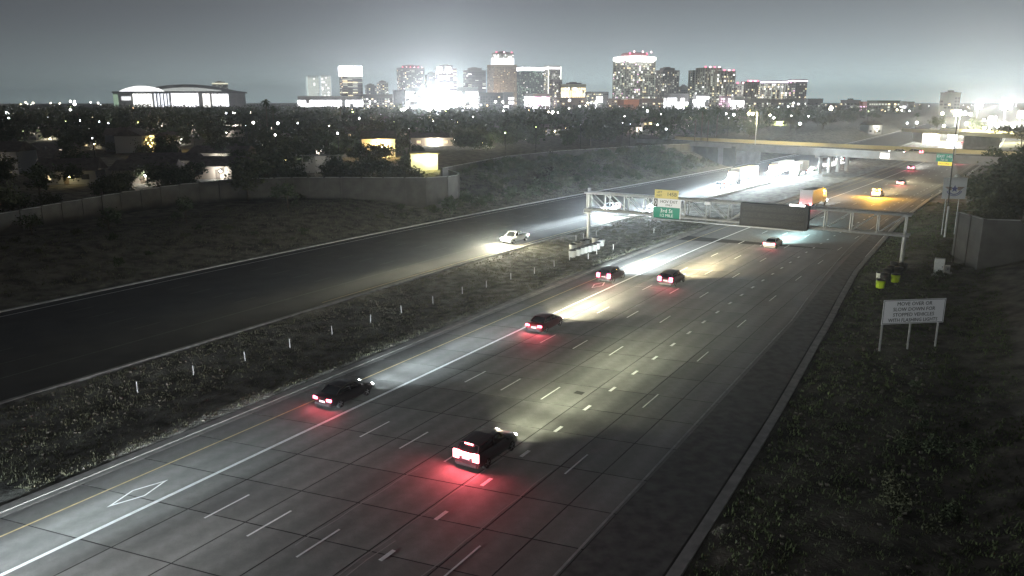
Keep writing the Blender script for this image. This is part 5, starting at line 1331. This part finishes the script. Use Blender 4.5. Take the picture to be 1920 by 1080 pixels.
# traffic on the overpass
t0 = ovx(1692); vh = Vector((A.x, A.y)) + bd * t0 + bn * 6; 
r = empty('suv', (vh.x, vh.y, 6.87), ba + math.pi / 2 + .0, 'suv with blinding headlights crossing the overpass', 'car', 'vehicles on the overpass'); car_parts('suv', (.6, .6, .6), r, 'hl_cool'); lamps(r, 'suv', BP, CO); r.rotation_euler = (0, 0, ba + math.pi / 2)
t0 = ovx(1664); vh = Vector((A.x, A.y)) + bd * t0 + bn * 6
r = empty('sedan', (vh.x, vh.y, 6.87), ba + math.pi / 2, 'sedan ahead of the suv crossing the overpass', 'car', 'vehicles on the overpass'); car_parts('sedan', (.6, .6, .6), r, 'hl_cool'); lamps(r, 'sedan', BP, CO)

# ------------------------------------------------------------------ night haze
HZ = 1.5e-4
hm = bpy.data.materials.new('haze'); hm.use_nodes = True; t = hm.node_tree
for n in list(t.nodes):
    if n.type == 'BSDF_PRINCIPLED': t.nodes.remove(n)
pv = t.nodes.new('ShaderNodeVolumePrincipled'); pv.inputs['Color'].default_value = (.92, .94, 1, 1); pv.inputs['Density'].default_value = HZ; pv.inputs['Anisotropy'].default_value = .8
t.links.new(pv.outputs[0], t.nodes['Material Output'].inputs['Volume'])
if HZ:
    bm = NB(); box(bm, -11500, 11500, -6500, 11500, -60, 170); o = tag(obj('haze', bm, hm), 'thin night haze over the city', kind='stuff')
    o.display_type = 'WIRE'
# second storey of the neighbourhood planting: what is past the 300 individual trees stays one mass
rg = random.Random(4); vs = []; fs = []; base = []
for k in range(6):
    me = TREES[k][0]; base.append(([tuple(v.co) for v in me.vertices][::1], [tuple(p.vertices) for p in me.polygons]))
n_ = 0
for _ in range(6000):
    if n_ >= 430: break
    Y = rg.uniform(160, 480); px = rg.uniform(-60, 1480); q = at(px, 300, Y); s, l = inv(q.x, Y)
    if l > -119 - (10 if s > 130 else 0) or (q.x > -22 and Y < 268 and l > -155) or (l > -150 and s > 200 and Y < 300): continue
    k = rg.randrange(6); sc = rg.uniform(.6, .95); gz = TZ(q.x, Y); topz = gz + TREES[k][3] * sc
    f = lambda z: 540 - FOC * ((Y * SP + (z - CAM_H) * CP) / (Y * CP - (z - CAM_H) * SP))
    if not free(px, Y, TREES[k][2] * sc * FOC / Y, f(topz), f(gz)): continue
    c0 = math.cos(Y); s0 = math.sin(Y); o = len(vs); n_ += 1
    vs += [(q.x + sc * (x * c0 - y * s0), Y + sc * (x * s0 + y * c0), gz - .8 + sc * z) for x, y, z in base[k][0]]
    fs += [tuple(i + o for i in p) for p in base[k][1]]
me = bpy.data.meshes.new('woods'); me.from_pydata(vs, [], fs); me.materials.append(M['leaf']); tag(link('woods', me), 'unbroken dark planting filling the gaps between houses', kind='stuff')
